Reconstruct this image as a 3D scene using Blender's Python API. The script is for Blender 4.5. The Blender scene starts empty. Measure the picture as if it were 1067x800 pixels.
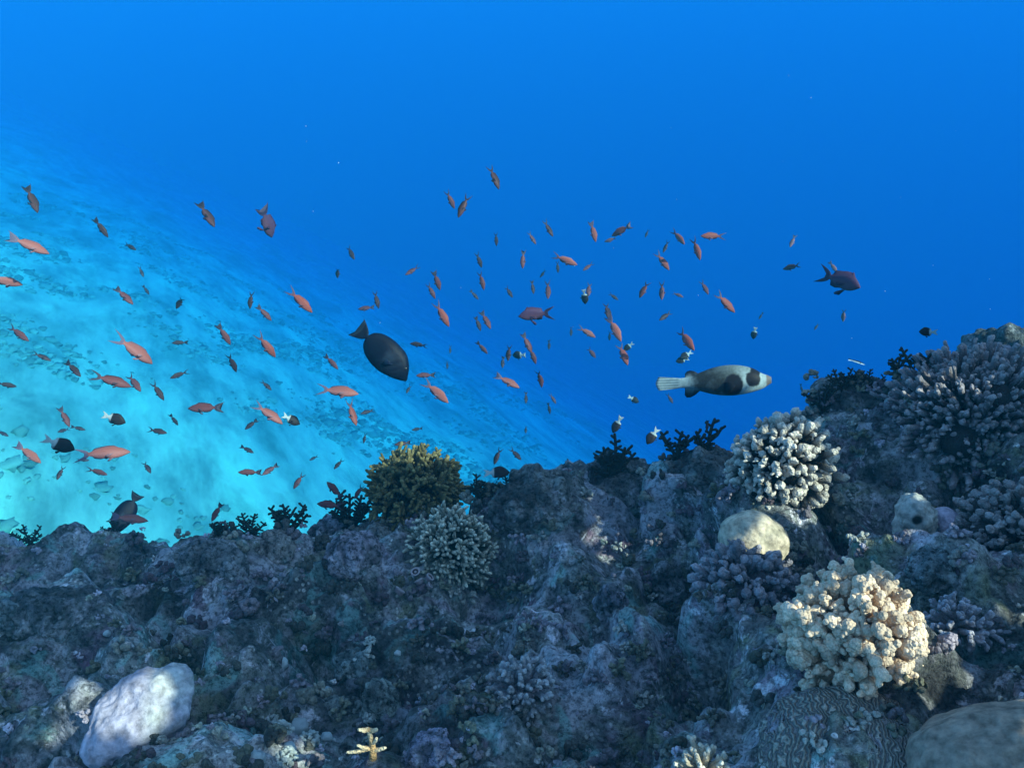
import bpy, math, random
import numpy as np
from mathutils import Vector, Matrix

# ------------------------------------------------------------------ camera, world, sun, exposure
scene = bpy.context.scene
COL = scene.collection
R = math.radians
PITCH = 26.0
FPX, CX, CY = 837.0, 533.5, 400.0

cam_data = bpy.data.cameras.new('camera')
cam_data.sensor_width = 36.0
cam_data.lens = 36.0 * FPX / 1067.0
cam_data.clip_start = 0.02
cam_data.clip_end = 600.0
cam = bpy.data.objects.new('camera', cam_data)
COL.objects.link(cam)
cam.location = (0, 0, 0)
cam.rotation_euler = (R(90 - PITCH), 0, 0)
scene.camera = cam

SUN_DIR = Vector((0.66, -0.42, 0.62)).normalized()          # points towards the sun
world = bpy.data.worlds.new('World')
scene.world = world
world.use_nodes = True
wn = world.node_tree.nodes
bg = wn['Background']
sky = wn.new('ShaderNodeTexSky')
sky.sky_type = 'NISHITA'
sky.sun_disc = False
sky.sun_elevation = math.asin(SUN_DIR.z)
sky.sun_rotation = math.atan2(SUN_DIR.x, SUN_DIR.y)
world.node_tree.links.new(sky.outputs[0], bg.inputs[0])
bg.inputs[1].default_value = 0.15

sun_d = bpy.data.lights.new('sun', 'SUN')
sun_d.energy = 5.0
sun_d.angle = R(0.6)
sun_d.color = (1.0, 0.79, 0.58)
sun = bpy.data.objects.new('sun', sun_d)
COL.objects.link(sun)
sun.rotation_euler = SUN_DIR.to_track_quat('Z', 'Y').to_euler()

scene.view_settings.view_transform = 'Standard'
scene.view_settings.look = 'None'
scene.view_settings.exposure = 1.25
scene.view_settings.gamma = 1.0
cy = scene.cycles
scene.render.engine = 'CYCLES'
cy.use_denoising = True
cy.max_bounces = 7
cy.diffuse_bounces = 3
cy.glossy_bounces = 2
cy.transmission_bounces = 3
cy.volume_bounces = 4
cy.caustics_reflective = False
cy.caustics_refractive = False
cy.sample_clamp_indirect = 4.0

# ------------------------------------------------------------------ helpers
rng = np.random.default_rng(7)
random.seed(11)
_cp, _sp = math.cos(R(PITCH)), math.sin(R(PITCH))

def P(px, py, t):
    """point seen at pixel (px, py) of the photograph, t metres in front of the camera plane"""
    u, v = (px - CX) / FPX, (CY - py) / FPX
    return np.array([u, _cp + v * _sp, -_sp + v * _cp]) * t

CAM_R = np.array([1.0, 0, 0]); CAM_U = np.array([0, _sp, _cp]); CAM_F = np.array([0, _cp, -_sp])

def _hash(ix, iy, iz, seed):
    h = (ix.astype(np.int64) * 374761393 + iy.astype(np.int64) * 668265263 + iz.astype(np.int64) * 2147483647 + seed * 974634777) & 0xffffffff
    h = ((h ^ (h >> 13)) * 1274126177) & 0xffffffff
    h = ((h ^ (h >> 15)) * 2246822519) & 0xffffffff
    return (h ^ (h >> 16)) & 0xffffffff

def noise(p, seed=0):
    """gradient noise in about -1..1 for an (n,3) array"""
    pi = np.floor(p).astype(np.int64); f = p - pi
    w = f * f * f * (f * (f * 6 - 15) + 10)
    out = np.zeros(len(p))
    for dx in (0, 1):
        wx = w[:, 0] if dx else 1 - w[:, 0]
        for dy in (0, 1):
            wy = w[:, 1] if dy else 1 - w[:, 1]
            for dz in (0, 1):
                wz = w[:, 2] if dz else 1 - w[:, 2]
                h = _hash(pi[:, 0] + dx, pi[:, 1] + dy, pi[:, 2] + dz, seed)
                gx = ((h & 1023) / 511.5) - 1; gy = (((h >> 10) & 1023) / 511.5) - 1; gz = (((h >> 20) & 1023) / 511.5) - 1
                out += wx * wy * wz * (gx * (f[:, 0] - dx) + gy * (f[:, 1] - dy) + gz * (f[:, 2] - dz))
    return out * 1.2

def worley(p, seed=0):
    """distance to the nearest of one random point per cell"""
    pi = np.floor(p).astype(np.int64); f = p - pi
    best = np.full(len(p), 9.0)
    for dx in (-1, 0, 1):
        for dy in (-1, 0, 1):
            for dz in (-1, 0, 1):
                h = _hash(pi[:, 0] + dx, pi[:, 1] + dy, pi[:, 2] + dz, seed)
                d = (dx + (h & 1023) / 1023. - f[:, 0])**2 + (dy + ((h >> 10) & 1023) / 1023. - f[:, 1])**2 + (dz + ((h >> 20) & 1023) / 1023. - f[:, 2])**2
                best = np.minimum(best, d)
    return np.sqrt(best)

def fbm(p, scale, octv=4, seed=0, gain=0.5):
    out = np.zeros(len(p)); a = 1.0
    for k in range(octv):
        out += a * noise(p * scale * 2.03**k, seed + k); a *= gain
    return out

def sstep(a, b, x):
    t = np.clip((x - a) / (b - a), 0, 1)
    return t * t * (3 - 2 * t)

def mesh_of(name, verts, faces, mats, smooth=True, col=None, fmat=None):
    me = bpy.data.meshes.new(name)
    verts = np.asarray(verts, dtype=np.float32)
    if isinstance(faces, np.ndarray):
        n, k = faces.shape
        me.vertices.add(len(verts)); me.vertices.foreach_set('co', verts.ravel())
        me.loops.add(n * k); me.loops.foreach_set('vertex_index', faces.astype(np.int32).ravel())
        me.polygons.add(n); me.polygons.foreach_set('loop_start', np.arange(0, n * k, k, dtype=np.int32))
        me.update(calc_edges=True)
    else:
        me.from_pydata(verts.tolist(), [], faces); me.update()
    for m in (mats if isinstance(mats, (list, tuple)) else [mats]):
        me.materials.append(m)
    me.polygons.foreach_set('use_smooth', np.full(len(me.polygons), smooth))
    if fmat is not None:
        me.polygons.foreach_set('material_index', np.asarray(fmat, dtype=np.int32))
    if col is not None:
        c = np.ones((len(verts), 4), dtype=np.float32); c[:, :3] = col
        at = me.color_attributes.new('Col', 'FLOAT_COLOR', 'POINT')
        at.data.foreach_set('color', c.ravel())
    me.validate()
    return me

def link(name, me, parent=None, loc=None):
    o = bpy.data.objects.new(name, me); COL.objects.link(o)
    if parent is not None: o.parent = parent
    if loc is not None: o.location = loc
    return o

def tag(o, label=None, cat=None, group=None, kind=None):
    if label: o['label'] = label
    if cat: o['category'] = cat
    if group: o['group'] = group
    if kind: o['kind'] = kind
    return o

# ------------------------------------------------------------------ materials
def mat_new(name, rough=0.7, spec=0.3):
    m = bpy.data.materials.new(name); m.use_nodes = True
    nt = m.node_tree; b = nt.nodes['Principled BSDF']
    b.inputs['Roughness'].default_value = rough
    b.inputs['Specular IOR Level'].default_value = spec
    return m, nt, b

def N(nt, typ, **kw):
    n = nt.nodes.new(typ)
    for k, v in kw.items():
        if k in n.inputs: n.inputs[k].default_value = v
        else: setattr(n, k, v)
    return n

def ramp(nt, src, stops):
    r = nt.nodes.new('ShaderNodeValToRGB')
    e = r.color_ramp.elements
    while len(e) < len(stops): e.new(0.5)
    for i, (p, c) in enumerate(stops):
        e[i].position = p; e[i].color = (*c, 1)
    nt.links.new(src, r.inputs[0])
    return r.outputs[0]

def mix(nt, fac, a, b, mode='MIX'):
    n = nt.nodes.new('ShaderNodeMix'); n.data_type = 'RGBA'; n.blend_type = mode
    for s, v in ((n.inputs[0], fac), (n.inputs[6], a), (n.inputs[7], b)):
        if isinstance(v, (int, float)): s.default_value = v
        elif isinstance(v, tuple): s.default_value = (*v, 1)
        else: nt.links.new(v, s)
    return n.outputs[2]

def bump(nt, bsdf, heights):
    """heights: list of (socket, strength, distance)"""
    prev = None
    for h, s, d in heights:
        b = nt.nodes.new('ShaderNodeBump'); b.inputs['Strength'].default_value = s; b.inputs['Distance'].default_value = d
        nt.links.new(h, b.inputs['Height'])
        if prev: nt.links.new(prev, b.inputs['Normal'])
        prev = b.outputs[0]
    nt.links.new(prev, bsdf.inputs['Normal'])

def coords(nt):
    return nt.nodes.new('ShaderNodeTexCoord').outputs['Object']

def tex_noise(nt, co, scale, detail=6, rough=0.6, dist=0.0):
    n = N(nt, 'ShaderNodeTexNoise', Scale=scale, Detail=detail, Roughness=rough, Distortion=dist)
    nt.links.new(co, n.inputs['Vector']); return n.outputs['Fac']

def tex_voro(nt, co, scale, feature='F1', rnd=1.0):
    n = nt.nodes.new('ShaderNodeTexVoronoi'); n.feature = feature
    n.inputs['Scale'].default_value = scale; n.inputs['Randomness'].default_value = rnd
    nt.links.new(co, n.inputs['Vector']); return n

def reef_material(name, tint=False):
    m, nt, b = mat_new(name, 0.85, 0.12)
    co = coords(nt)
    big = tex_noise(nt, co, 4.5, 5, 0.6, 0.4)
    c1 = ramp(nt, big, [(0.32, (0.022, 0.024, 0.030)), (0.45, (0.085, 0.088, 0.09)), (0.56, (0.22, 0.22, 0.20)), (0.72, (0.32, 0.29, 0.29))])
    n2 = tex_noise(nt, co, 17, 6, 0.7, 0.6)
    c2 = ramp(nt, n2, [(0.33, (0.012, 0.012, 0.014)), (0.45, (0.08, 0.08, 0.075)), (0.53, (0.20, 0.21, 0.18)), (0.61, (0.46, 0.44, 0.44)), (0.8, (0.66, 0.64, 0.64))])
    c = mix(nt, 0.6, c1, c2)
    n3 = tex_noise(nt, co, 6.3, 4, 0.6, 1.0)
    purple = ramp(nt, n3, [(0.54, (0, 0, 0)), (0.64, (1, 1, 1))])
    c = mix(nt, purple, c, mix(nt, 0.42, c, (0.30, 0.16, 0.23)))
    olive = ramp(nt, tex_noise(nt, co, 7.7, 4, 0.6, 0.8), [(0.56, (0, 0, 0)), (0.66, (1, 1, 1))])
    c = mix(nt, olive, c, mix(nt, 0.5, c, (0.20, 0.22, 0.09)))
    v = tex_voro(nt, co, 75)
    speck = ramp(nt, v.outputs['Distance'], [(0.0, (1, 1, 1)), (0.22, (1, 1, 1)), (0.34, (0, 0, 0))])
    n4 = tex_noise(nt, co, 9, 4, 0.6)
    smask = ramp(nt, n4, [(0.47, (0, 0, 0)), (0.58, (1, 1, 1))])
    sm = mix(nt, 1.0, speck, smask, 'MULTIPLY')
    c = mix(nt, sm, c, mix(nt, v.outputs['Color'], (0.20, 0.20, 0.15), (0.66, 0.64, 0.60)))
    crust = ramp(nt, tex_noise(nt, co, 13, 5, 0.7, 0.8), [(0.58, (0, 0, 0)), (0.65, (1, 1, 1))])
    c = mix(nt, crust, c, (0.68, 0.63, 0.64))
    broad = ramp(nt, tex_noise(nt, co, 5.2, 6, 0.55, 0.7), [(0.53, (0, 0, 0)), (0.60, (1, 1, 1))])
    c = mix(nt, broad, c, mix(nt, 0.68, c, (0.42, 0.40, 0.42)))
    teal = ramp(nt, tex_noise(nt, co, 8.3, 6, 0.6, 0.9), [(0.57, (0, 0, 0)), (0.63, (1, 1, 1))])
    c = mix(nt, teal, c, mix(nt, 0.6, c, (0.20, 0.40, 0.36)))
    shade = ramp(nt, tex_noise(nt, co, 3.1, 5, 0.6, 0.5), [(0.38, (0.55, 0.56, 0.60)), (0.54, (1.38, 1.40, 1.45))])
    c = mix(nt, 1.0, c, shade, 'MULTIPLY')
    pit = tex_noise(nt, co, 95, 4, 0.75)
    pr = ramp(nt, pit, [(0.38, (0.12, 0.12, 0.12)), (0.54, (1.15, 1.15, 1.15))])
    c = mix(nt, 0.75, c, pr, 'MULTIPLY')
    if tint:
        at = nt.nodes.new('ShaderNodeAttribute'); at.attribute_name = 'Col'
        tn = ramp(nt, tex_noise(nt, co, 28, 6, 0.75, 0.5), [(0.35, (0.25, 0.25, 0.25)), (0.5, (0.9, 0.9, 0.9)), (0.65, (1.35, 1.35, 1.3))])
        c = mix(nt, 0.52, c, mix(nt, 1.0, mix(nt, 1.0, at.outputs['Color'], tn, 'MULTIPLY'), pr, 'MULTIPLY'))
    nt.links.new(c, b.inputs['Base Color'])
    bump(nt, b, [(n2, 0.8, 0.025), (tex_voro(nt, co, 45).outputs['Distance'], 0.6, 0.014), (pit, 1.0, 0.008)])
    return m

def skin_material(name, rough=0.55, spec=0.3, nscale=60.0, namt=0.25, bmp=0.15, bdist=0.004, voro=False):
    """colour from the mesh's own pattern, broken up by noise, with a fine relief"""
    m, nt, b = mat_new(name, rough, spec)
    a = nt.nodes.new('ShaderNodeAttribute'); a.attribute_name = 'Col'
    co = coords(nt)
    n = tex_noise(nt, co, nscale, 5, 0.6)
    g = ramp(nt, n, [(0.3, (1 - namt * 1.6,) * 3), (0.7, (1 + namt * 0.4,) * 3)])
    c = mix(nt, 1.0, a.outputs['Color'], g, 'MULTIPLY')
    nt.links.new(c, b.inputs['Base Color'])
    h = tex_voro(nt, co, nscale).outputs['Distance'] if voro else n
    bump(nt, b, [(h, bmp, bdist)])
    return m

M_REEF = reef_material('reef_rock')
M_SKIN = skin_material('fish_skin', 0.5, 0.08, 300.0, 0.12, 0.1, 0.001)
M_CORAL = skin_material('coral_skin', 0.8, 0.15, 260.0, 0.30, 0.6, 0.004, voro=True)
M_ROCK = reef_material('encrusted_rock', True)
M_SMOOTH = skin_material('worn_rock', 0.85, 0.12, 70.0, 0.4, 0.8, 0.006)
M_BLACK = skin_material('dark_coral_skin', 0.8, 0.2, 220.0, 0.3, 0.4, 0.003)

# ------------------------------------------------------------------ the sea bed: a pale sand slope falling away to the right
def sand_z(x, y):
    z = -4.3 - 0.50 * x - 0.36 * y
    z = -3.2 - np.log1p(np.exp(np.clip(-3.2 - z, -30, 60) / 0.8)) * 0.8        # levels off under the surface
    z = np.maximum(z, -46)
    return z

def sand_relief(x, y):
    e1 = -x * 0.342 + y * 0.94; e2 = -x * 0.94 - y * 0.342
    ps = np.stack([e1 * 0.27, e2, e1 * 0], 1)                   # channels and ridges run down the slope
    return 0.40 * fbm(ps, 0.20, 3, 3) + 0.30 * np.maximum(fbm(ps, 0.55, 4, 31), 0.0)

def build_sand():
    # graded grid, fine near the camera
    gx = np.concatenate([-np.geomspace(90, 22.5, 40), np.arange(-22, 16.01, 0.2), np.geomspace(16.5, 90, 40)])
    gy = np.concatenate([-np.geomspace(30, 1.0, 10), np.arange(0, 34, 0.2), np.geomspace(34.3, 100, 60)])
    X, Y = np.meshgrid(gx, gy)
    Z = sand_z(X, Y)
    Z = Z + sand_relief(X.ravel(), Y.ravel()).reshape(Z.shape)
    ny, nx = X.shape
    idx = np.arange(nx * ny).reshape(ny, nx)
    f = np.stack([idx[:-1, :-1].ravel(), idx[:-1, 1:].ravel(), idx[1:, 1:].ravel(), idx[1:, :-1].ravel()], 1)
    m, nt, b = mat_new('sand', 0.9, 0.1)
    mp = nt.nodes.new('ShaderNodeMapping'); mp.vector_type = 'TEXTURE'
    mp.inputs['Rotation'].default_value = (0, 0, R(110)); mp.inputs['Scale'].default_value = (3.2, 1, 1)
    nt.links.new(coords(nt), mp.inputs['Vector']); co = mp.outputs[0]
    n = tex_noise(nt, co, 0.62, 6, 0.65, 0.1)
    c = ramp(nt, n, [(0.36, (0.15, 0.38, 0.27)), (0.45, (0.24, 0.52, 0.38)), (0.53, (0.32, 0.66, 0.45)), (0.66, (0.38, 0.90, 0.55))])
    n2 = tex_noise(nt, co, 1.9, 6, 0.65, 0.15)
    c = mix(nt, 0.75, c, ramp(nt, n2, [(0.36, (0.42, 0.48, 0.5)), (0.54, (1, 1, 1))]), 'MULTIPLY')
    nt.links.new(c, b.inputs['Base Color'])
    bump(nt, b, [(n2, 0.35, 0.15)])
    o = link('seabed', mesh_of('seabed', np.stack([X.ravel(), Y.ravel(), Z.ravel()], 1), f, m))
    tag(o, kind='structure')
build_sand()

# ------------------------------------------------------------------ the reef in the foreground
SKY_PTS = [(-160, 572, 2.3), (0, 566, 2.3), (100, 570, 2.3), (150, 560, 2.25), (250, 552, 2.2), (330, 545, 2.2), (410, 552, 2.15), (480, 532, 2.1), (520, 512, 2.1),
           (560, 506, 2.15), (592, 514, 2.15), (640, 496, 2.1), (690, 480, 2.05), (740, 466, 2.0), (790, 462, 1.95), (850, 440, 1.95),
           (880, 412, 1.9), (930, 384, 1.85), (970, 374, 1.8), (1067, 376, 1.8), (1200, 370, 1.75)]
IN_PTS = [(-100, 800, 1.25), (60, 800, 1.2), (200, 800, 1.15), (400, 800, 1.1), (533, 800, 1.08), (700, 800, 1.0), (850, 800, 0.96), (1000, 800, 0.88), (1150, 800, 0.85),
          (0, 700, 1.5), (120, 720, 1.36), (200, 700, 1.45), (330, 700, 1.42), (400, 690, 1.42), (470, 700, 1.42), (600, 700, 1.36), (700, 700, 1.32), (800, 700, 1.22), (930, 700, 1.12), (1067, 700, 1.05),
          (0, 620, 1.95), (120, 620, 1.85), (250, 620, 1.72), (350, 610, 1.72), (440, 630, 1.68), (500, 610, 1.74), (600, 620, 1.62), (700, 600, 1.58), (800, 620, 1.42), (880, 600, 1.42), (1000, 610, 1.28), (1067, 600, 1.28),
          (250, 580, 1.96), (350, 575, 1.92), (500, 560, 1.9), (620, 550, 1.82), (700, 530, 1.78), (780, 540, 1.68), (880, 520, 1.62), (980, 500, 1.52), (1067, 480, 1.55), (900, 450, 1.74), (1000, 430, 1.66), (1067, 420, 1.68)]
cps = np.array([P(*q) for q in SKY_PTS + IN_PTS])
extra = np.array([(-3.2, 0.2, -1.25), (-3.2, 2.0, -1.5), (-1.6, -0.8, -1.2), (0, -1.0, -1.15), (1.4, -0.6, -0.95), (0.1, 0.2, -1.08), (-0.9, 0.3, -1.15), (0.9, 0.25, -0.85), (2.6, 0.3, -0.5), (2.4, 1.4, -0.45), (3.2, 2.0, -0.5), (2.0, -1.0, -0.7)])
cps = np.concatenate([cps, extra])
_d = np.linalg.norm(cps[:, None, :2] - cps[None, :, :2], axis=2)
_w = np.linalg.solve(_d + np.eye(len(cps)) * 0.012, cps[:, 2] - cps[:, 2].mean())
_ex = np.array([P(*q) for q in SKY_PTS]); _o = np.argsort(_ex[:, 0]); _ex = _ex[_o]

def reef_base(x, y):
    sh = x.shape; x = x.ravel(); y = y.ravel()
    z = np.full(len(x), cps[:, 2].mean())
    for c, w in zip(cps, _w):
        z += w * np.hypot(x - c[0], y - c[1])
    ye = np.interp(x, _ex[:, 0], _ex[:, 1])
    over = np.maximum(y - ye, 0)
    z -= 1.5 * over + 2.2 * over**2 / (over + 0.5)
    return z.reshape(sh)

class Heights:
    pass
HT = Heights()

HOLLOWS = [(508, 592, 24), (690, 582, 34), (636, 566, 26), (446, 712, 24), (742, 580, 28), (920, 512, 34), (700, 700, 50), (60, 600, 34), (70, 690, 36), (1045, 545, 30), (1030, 688, 30), (610, 640, 22), (330, 668, 26), (290, 740, 22), (640, 760, 34)]
def build_reef():
    gx = np.concatenate([np.arange(-3.4, -1.75, 0.03), np.arange(-1.75, 1.5, 0.0056), np.arange(1.5, 3.4, 0.03)])
    gy = np.concatenate([np.arange(-1.6, 0.35, 0.04), np.arange(0.35, 2.45, 0.0056), np.arange(2.46, 5.0, 0.04)])
    X, Y = np.meshgrid(gx, gy)
    Z = reef_base(X, Y)
    ny, nx = X.shape
    # normals of the smooth slope
    dzx = np.gradient(Z, gx, axis=1); dzy = np.gradient(Z, gy, axis=0)
    nrm = np.stack([-dzx, -dzy, np.ones_like(Z)], 2); nrm /= np.linalg.norm(nrm, axis=2, keepdims=True)
    p = np.stack([X, Y, Z], 2).reshape(-1, 3)
    n = nrm.reshape(-1, 3)
    q = p + 0.05 * np.stack([noise(p * 5, 91), noise(p * 5, 92), noise(p * 5, 93)], 1)
    w0 = worley(q * 2.3, 15)
    w1 = worley(q * 4.2, 5)
    lumps = 0.16 * (0.58 - w1)                                    # rounded boulders with creases between
    w2 = worley(q * 11.0, 6)
    m2 = sstep(-0.25, 0.35, noise(p * 2.3, 77))
    lumps += 0.13 * (0.60 - w0)
    lumps += 0.055 * (0.6 - w2) * (0.35 + 0.65 * m2)
    w3 = worley(q * 30.0, 8)
    m3 = sstep(-0.1, 0.35, noise(p * 3.6, 78))
    lumps += 0.022 * (0.6 - w3) * (0.3 + 0.9 * m3)
    w4 = worley(q * 62.0, 9)
    m4 = sstep(0.0, 0.35, noise(p * 4.6, 79))
    lumps += 0.009 * (0.55 - w4) * (0.25 + m4)
    rid = 1 - np.abs(fbm(p, 9, 3, 40))
    lumps += 0.030 * (rid - 0.75)
    lumps += 0.045 * fbm(p, 2.6, 3, 50) + 0.010 * fbm(p, 40, 3, 60)
    crev = sstep(0.18, 0.0, np.abs(fbm(p + 3, 2.1, 3, 65)))       # deep crevices
    lumps -= 0.11 * crev * sstep(-0.3, 0.3, noise(p * 1.7, 66))
    for px, py, rp in HOLLOWS:
        c = None
        for t in np.arange(0.6, 3.2, 0.02):
            c = P(px, py, t)
            if c[2] < reef_base(np.array([c[0]]), np.array([c[1]]))[0]: break
        r = 1.35 * rp * t / FPX
        dd = np.linalg.norm((p - c) * np.array([1, .8, 1]), axis=1) / r
        lumps -= 1.4 * r * np.exp(-(dd * (1 + .5 * noise(p * 14, 88)))**2 * 1.3)
    p = p + n * (lumps - 0.012)[:, None]
    idx = np.arange(nx * ny).reshape(ny, nx)
    f = np.stack([idx[:-1, :-1].ravel(), idx[:-1, 1:].ravel(), idx[1:, 1:].ravel(), idx[1:, :-1].ravel()], 1)
    o = link('reef_slope', mesh_of('reef_slope', p, f, M_REEF))
    tag(o, kind='structure')
    HT.p = p.reshape(ny, nx, 3); HT.gx = gx; HT.gy = gy; HT.n = nrm
build_reef()

# project the reef into the picture once, so that things can be set down on it
def _reef_map():
    p = HT.p.reshape(-1, 3)
    dep = p @ CAM_F
    ok = dep > 0.3
    u = np.where(ok, CX + FPX * (p @ CAM_R) / np.where(ok, dep, 1), -1e4)
    v = np.where(ok, CY - FPX * (p @ CAM_U) / np.where(ok, dep, 1), -1e4)
    ok &= (u > -200) & (u < 1260) & (v > 250) & (v < 900)
    G = 4
    W, H = 1460 // G, 660 // G
    zb = np.full((H, W), 99.0)
    iu = ((u[ok] + 200) / G).astype(int).clip(0, W - 1); iv = ((v[ok] - 250) / G).astype(int).clip(0, H - 1)
    np.minimum.at(zb, (iv, iu), dep[ok])
    return zb, G
ZB, ZG = _reef_map()

def depth_at(px, py):
    i = int((px + 200) / ZG); j = int((py - 250) / ZG)
    w = ZB[max(j - 1, 0):j + 2, max(i - 1, 0):i + 2]
    w = w[w < 50]
    return float(np.median(w)) if len(w) else None

def on_reef(px, py, default=2.1):
    """point of the reef seen at a pixel, else at the depth of the first reef below it"""
    for k in range(26):
        d = depth_at(px, py + 3 * k)
        if d is not None: return P(px, py, d)
    return P(px, py, default)

def scale_at(pt):
    return float(pt @ CAM_F) / FPX        # metres per pixel

# ------------------------------------------------------------------ tubes: branches, knobs, fingers
class Tubes:
    def __init__(s): s.v = []; s.f = []; s.c = []; s.n = 0
    def tube(s, path, radii, cols, sides=7, cap=True):
        path = np.asarray(path, float); k = len(path)
        tan = np.gradient(path, axis=0); tan /= np.linalg.norm(tan, axis=1, keepdims=True) + 1e-9
        radii = list(radii); cols = [np.asarray(c, float) for c in cols]
        if cap:                                                # rounded end
            e, t, r, c = path[-1], tan[-1], radii[-1], cols[-1]
            add = [(0.45, 0.88), (0.8, 0.55), (0.97, 0.18), (0.99, 0.004)]
            path = np.concatenate([path, [e + t * r * a for a, _ in add]]); tan = np.concatenate([tan, [t] * 4])
            radii += [r * b for _, b in add]; cols += [c] * 4; k += 4
        ref = np.array([0.31, 0.17, 0.93]) if abs(tan[0][2]) < 0.9 else np.array([1.0, 0.1, 0])
        ang = np.arange(sides) * 2 * math.pi / sides
        for i in range(k):
            a = np.cross(tan[i], ref); a /= np.linalg.norm(a) + 1e-9
            b = np.cross(tan[i], a)
            s.v.append(path[i] + radii[i] * (np.cos(ang)[:, None] * a + np.sin(ang)[:, None] * b))
            s.c.append(np.repeat(cols[i][None], sides, 0))
        for i in range(k - 1):
            o = s.n + i * sides
            for j in range(sides):
                s.f.append((o + j, o + (j + 1) % sides, o + sides + (j + 1) % sides, o + sides + j))
        s.n += k * sides
    def build(s, name, mat, warp=0.0, wscale=60, seed=0, parent=None):
        v = np.concatenate(s.v); c = np.concatenate(s.c)
        if warp:
            v = v + warp * np.stack([noise(v * wscale, seed), noise(v * wscale, seed + 1), noise(v * wscale, seed + 2)], 1)
        return mesh_of(name, v, np.array(s.f), mat, True, c)

def dome_dirs(n, zmin=-0.15, r=None):
    r = r or rng
    i = np.arange(n) + 0.5
    z = 1 - (1 - zmin) * i / n
    ph = i * 2.399963 + r.uniform(0, 6)
    s = np.sqrt(np.maximum(1 - z * z, 0))
    d = np.stack([s * np.cos(ph), s * np.sin(ph), z], 1) + r.normal(0, 0.07, (n, 3))
    return d / np.linalg.norm(d, axis=1, keepdims=True)

def branch_bush(name, R0, n, r_base, r_tip, base_c, tip_c, nubs=4, squash=0.9, seed=1, zmin=-0.2):
    """thicket of branching fingers with pale tips"""
    r = np.random.default_rng(seed); T = Tubes()
    base_c = np.array(base_c); tip_c = np.array(tip_c)
    for d in dome_dirs(n, zmin, r):
        L = R0 * r.uniform(0.78, 1.12)
        d2 = d * np.array([1, 1, squash])
        side = np.cross(d, r.normal(0, 1, 3)); side /= np.linalg.norm(side) + 1e-9
        pts = [d2 * L * k + side * L * 0.10 * math.sin(k * 3) for k in (0.12, 0.4, 0.68, 0.9, 1.0)]
        T.tube(pts, [r_base, r_base, (r_base * .6 + r_tip * .4), r_tip * 1.1, r_tip], [base_c * .75, base_c * .85, base_c, base_c * .8 + tip_c * .2, tip_c * r.uniform(.55, 1.05)], 7)
        for k in range(nubs):
            t = r.uniform(0.62, 0.97)
            s2 = np.cross(d, r.normal(0, 1, 3)); s2 /= np.linalg.norm(s2) + 1e-9
            o = d2 * L * t + side * L * 0.10 * math.sin(t * 3)
            l2 = L * r.uniform(0.10, 0.20)
            dd = s2 * 0.75 + d * 0.8
            T.tube([o, o + dd * l2 * .5, o + dd * l2], [r_tip * 1.1, r_tip, r_tip * .85], [base_c, base_c * .75 + tip_c * .25, tip_c * r.uniform(.4, 1.0)], 6)
    return T.build(name, M_CORAL, r_tip * 0.35, 0.55 / r_tip, seed)

def finger_dome(name, R0, n, r_fin, base_c, tip_c, seed=1, squash=0.85, zmin=-0.25, core=0.72, lump=0.45, club=1.15, warts=3):
    """cauliflower-like dome of blunt warty fingers over a solid core"""
    r = np.random.default_rng(seed); T = Tubes()
    base_c = np.array(base_c); tip_c = np.array(tip_c)
    for d in dome_dirs(n, zmin, r):
        L = R0 * r.uniform(0.82, 1.09) * (1 + 0.24 * noise(d[None] * 2.1, seed)[0]); rf = r_fin * r.uniform(0.68, 1.3)
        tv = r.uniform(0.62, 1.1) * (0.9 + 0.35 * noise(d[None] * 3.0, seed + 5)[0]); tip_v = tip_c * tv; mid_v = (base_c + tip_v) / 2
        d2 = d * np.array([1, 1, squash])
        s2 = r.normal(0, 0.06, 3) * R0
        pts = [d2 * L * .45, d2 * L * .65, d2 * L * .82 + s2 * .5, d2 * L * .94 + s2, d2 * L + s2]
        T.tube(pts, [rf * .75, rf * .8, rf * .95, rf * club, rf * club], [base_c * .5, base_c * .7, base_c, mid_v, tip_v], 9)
        for q in range(warts + r.integers(-1, 2)):
            a = np.cross(d, r.normal(0, 1, 3)); a /= np.linalg.norm(a) + 1e-9
            t = r.uniform(.76, 1.0); w = rf * r.uniform(.42, .68)
            o = d2 * L * t + s2 * max(0, (t - .7) / .3); e = o + (a * r.uniform(.7, 1.0) + d * r.uniform(.3, .9)) * rf * r.uniform(1.1, 1.6)
            T.tube([o, (o + e) / 2, e], [w, w, w * .9], [base_c, mid_v, tip_v], 7)
    # core
    for d in dome_dirs(10, -0.1, r):
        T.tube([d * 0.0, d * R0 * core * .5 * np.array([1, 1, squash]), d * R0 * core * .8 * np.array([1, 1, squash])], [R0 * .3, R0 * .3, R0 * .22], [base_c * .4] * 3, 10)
    return T.build(name, M_CORAL, r_fin * lump, 0.7 / r_fin, seed)

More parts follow.
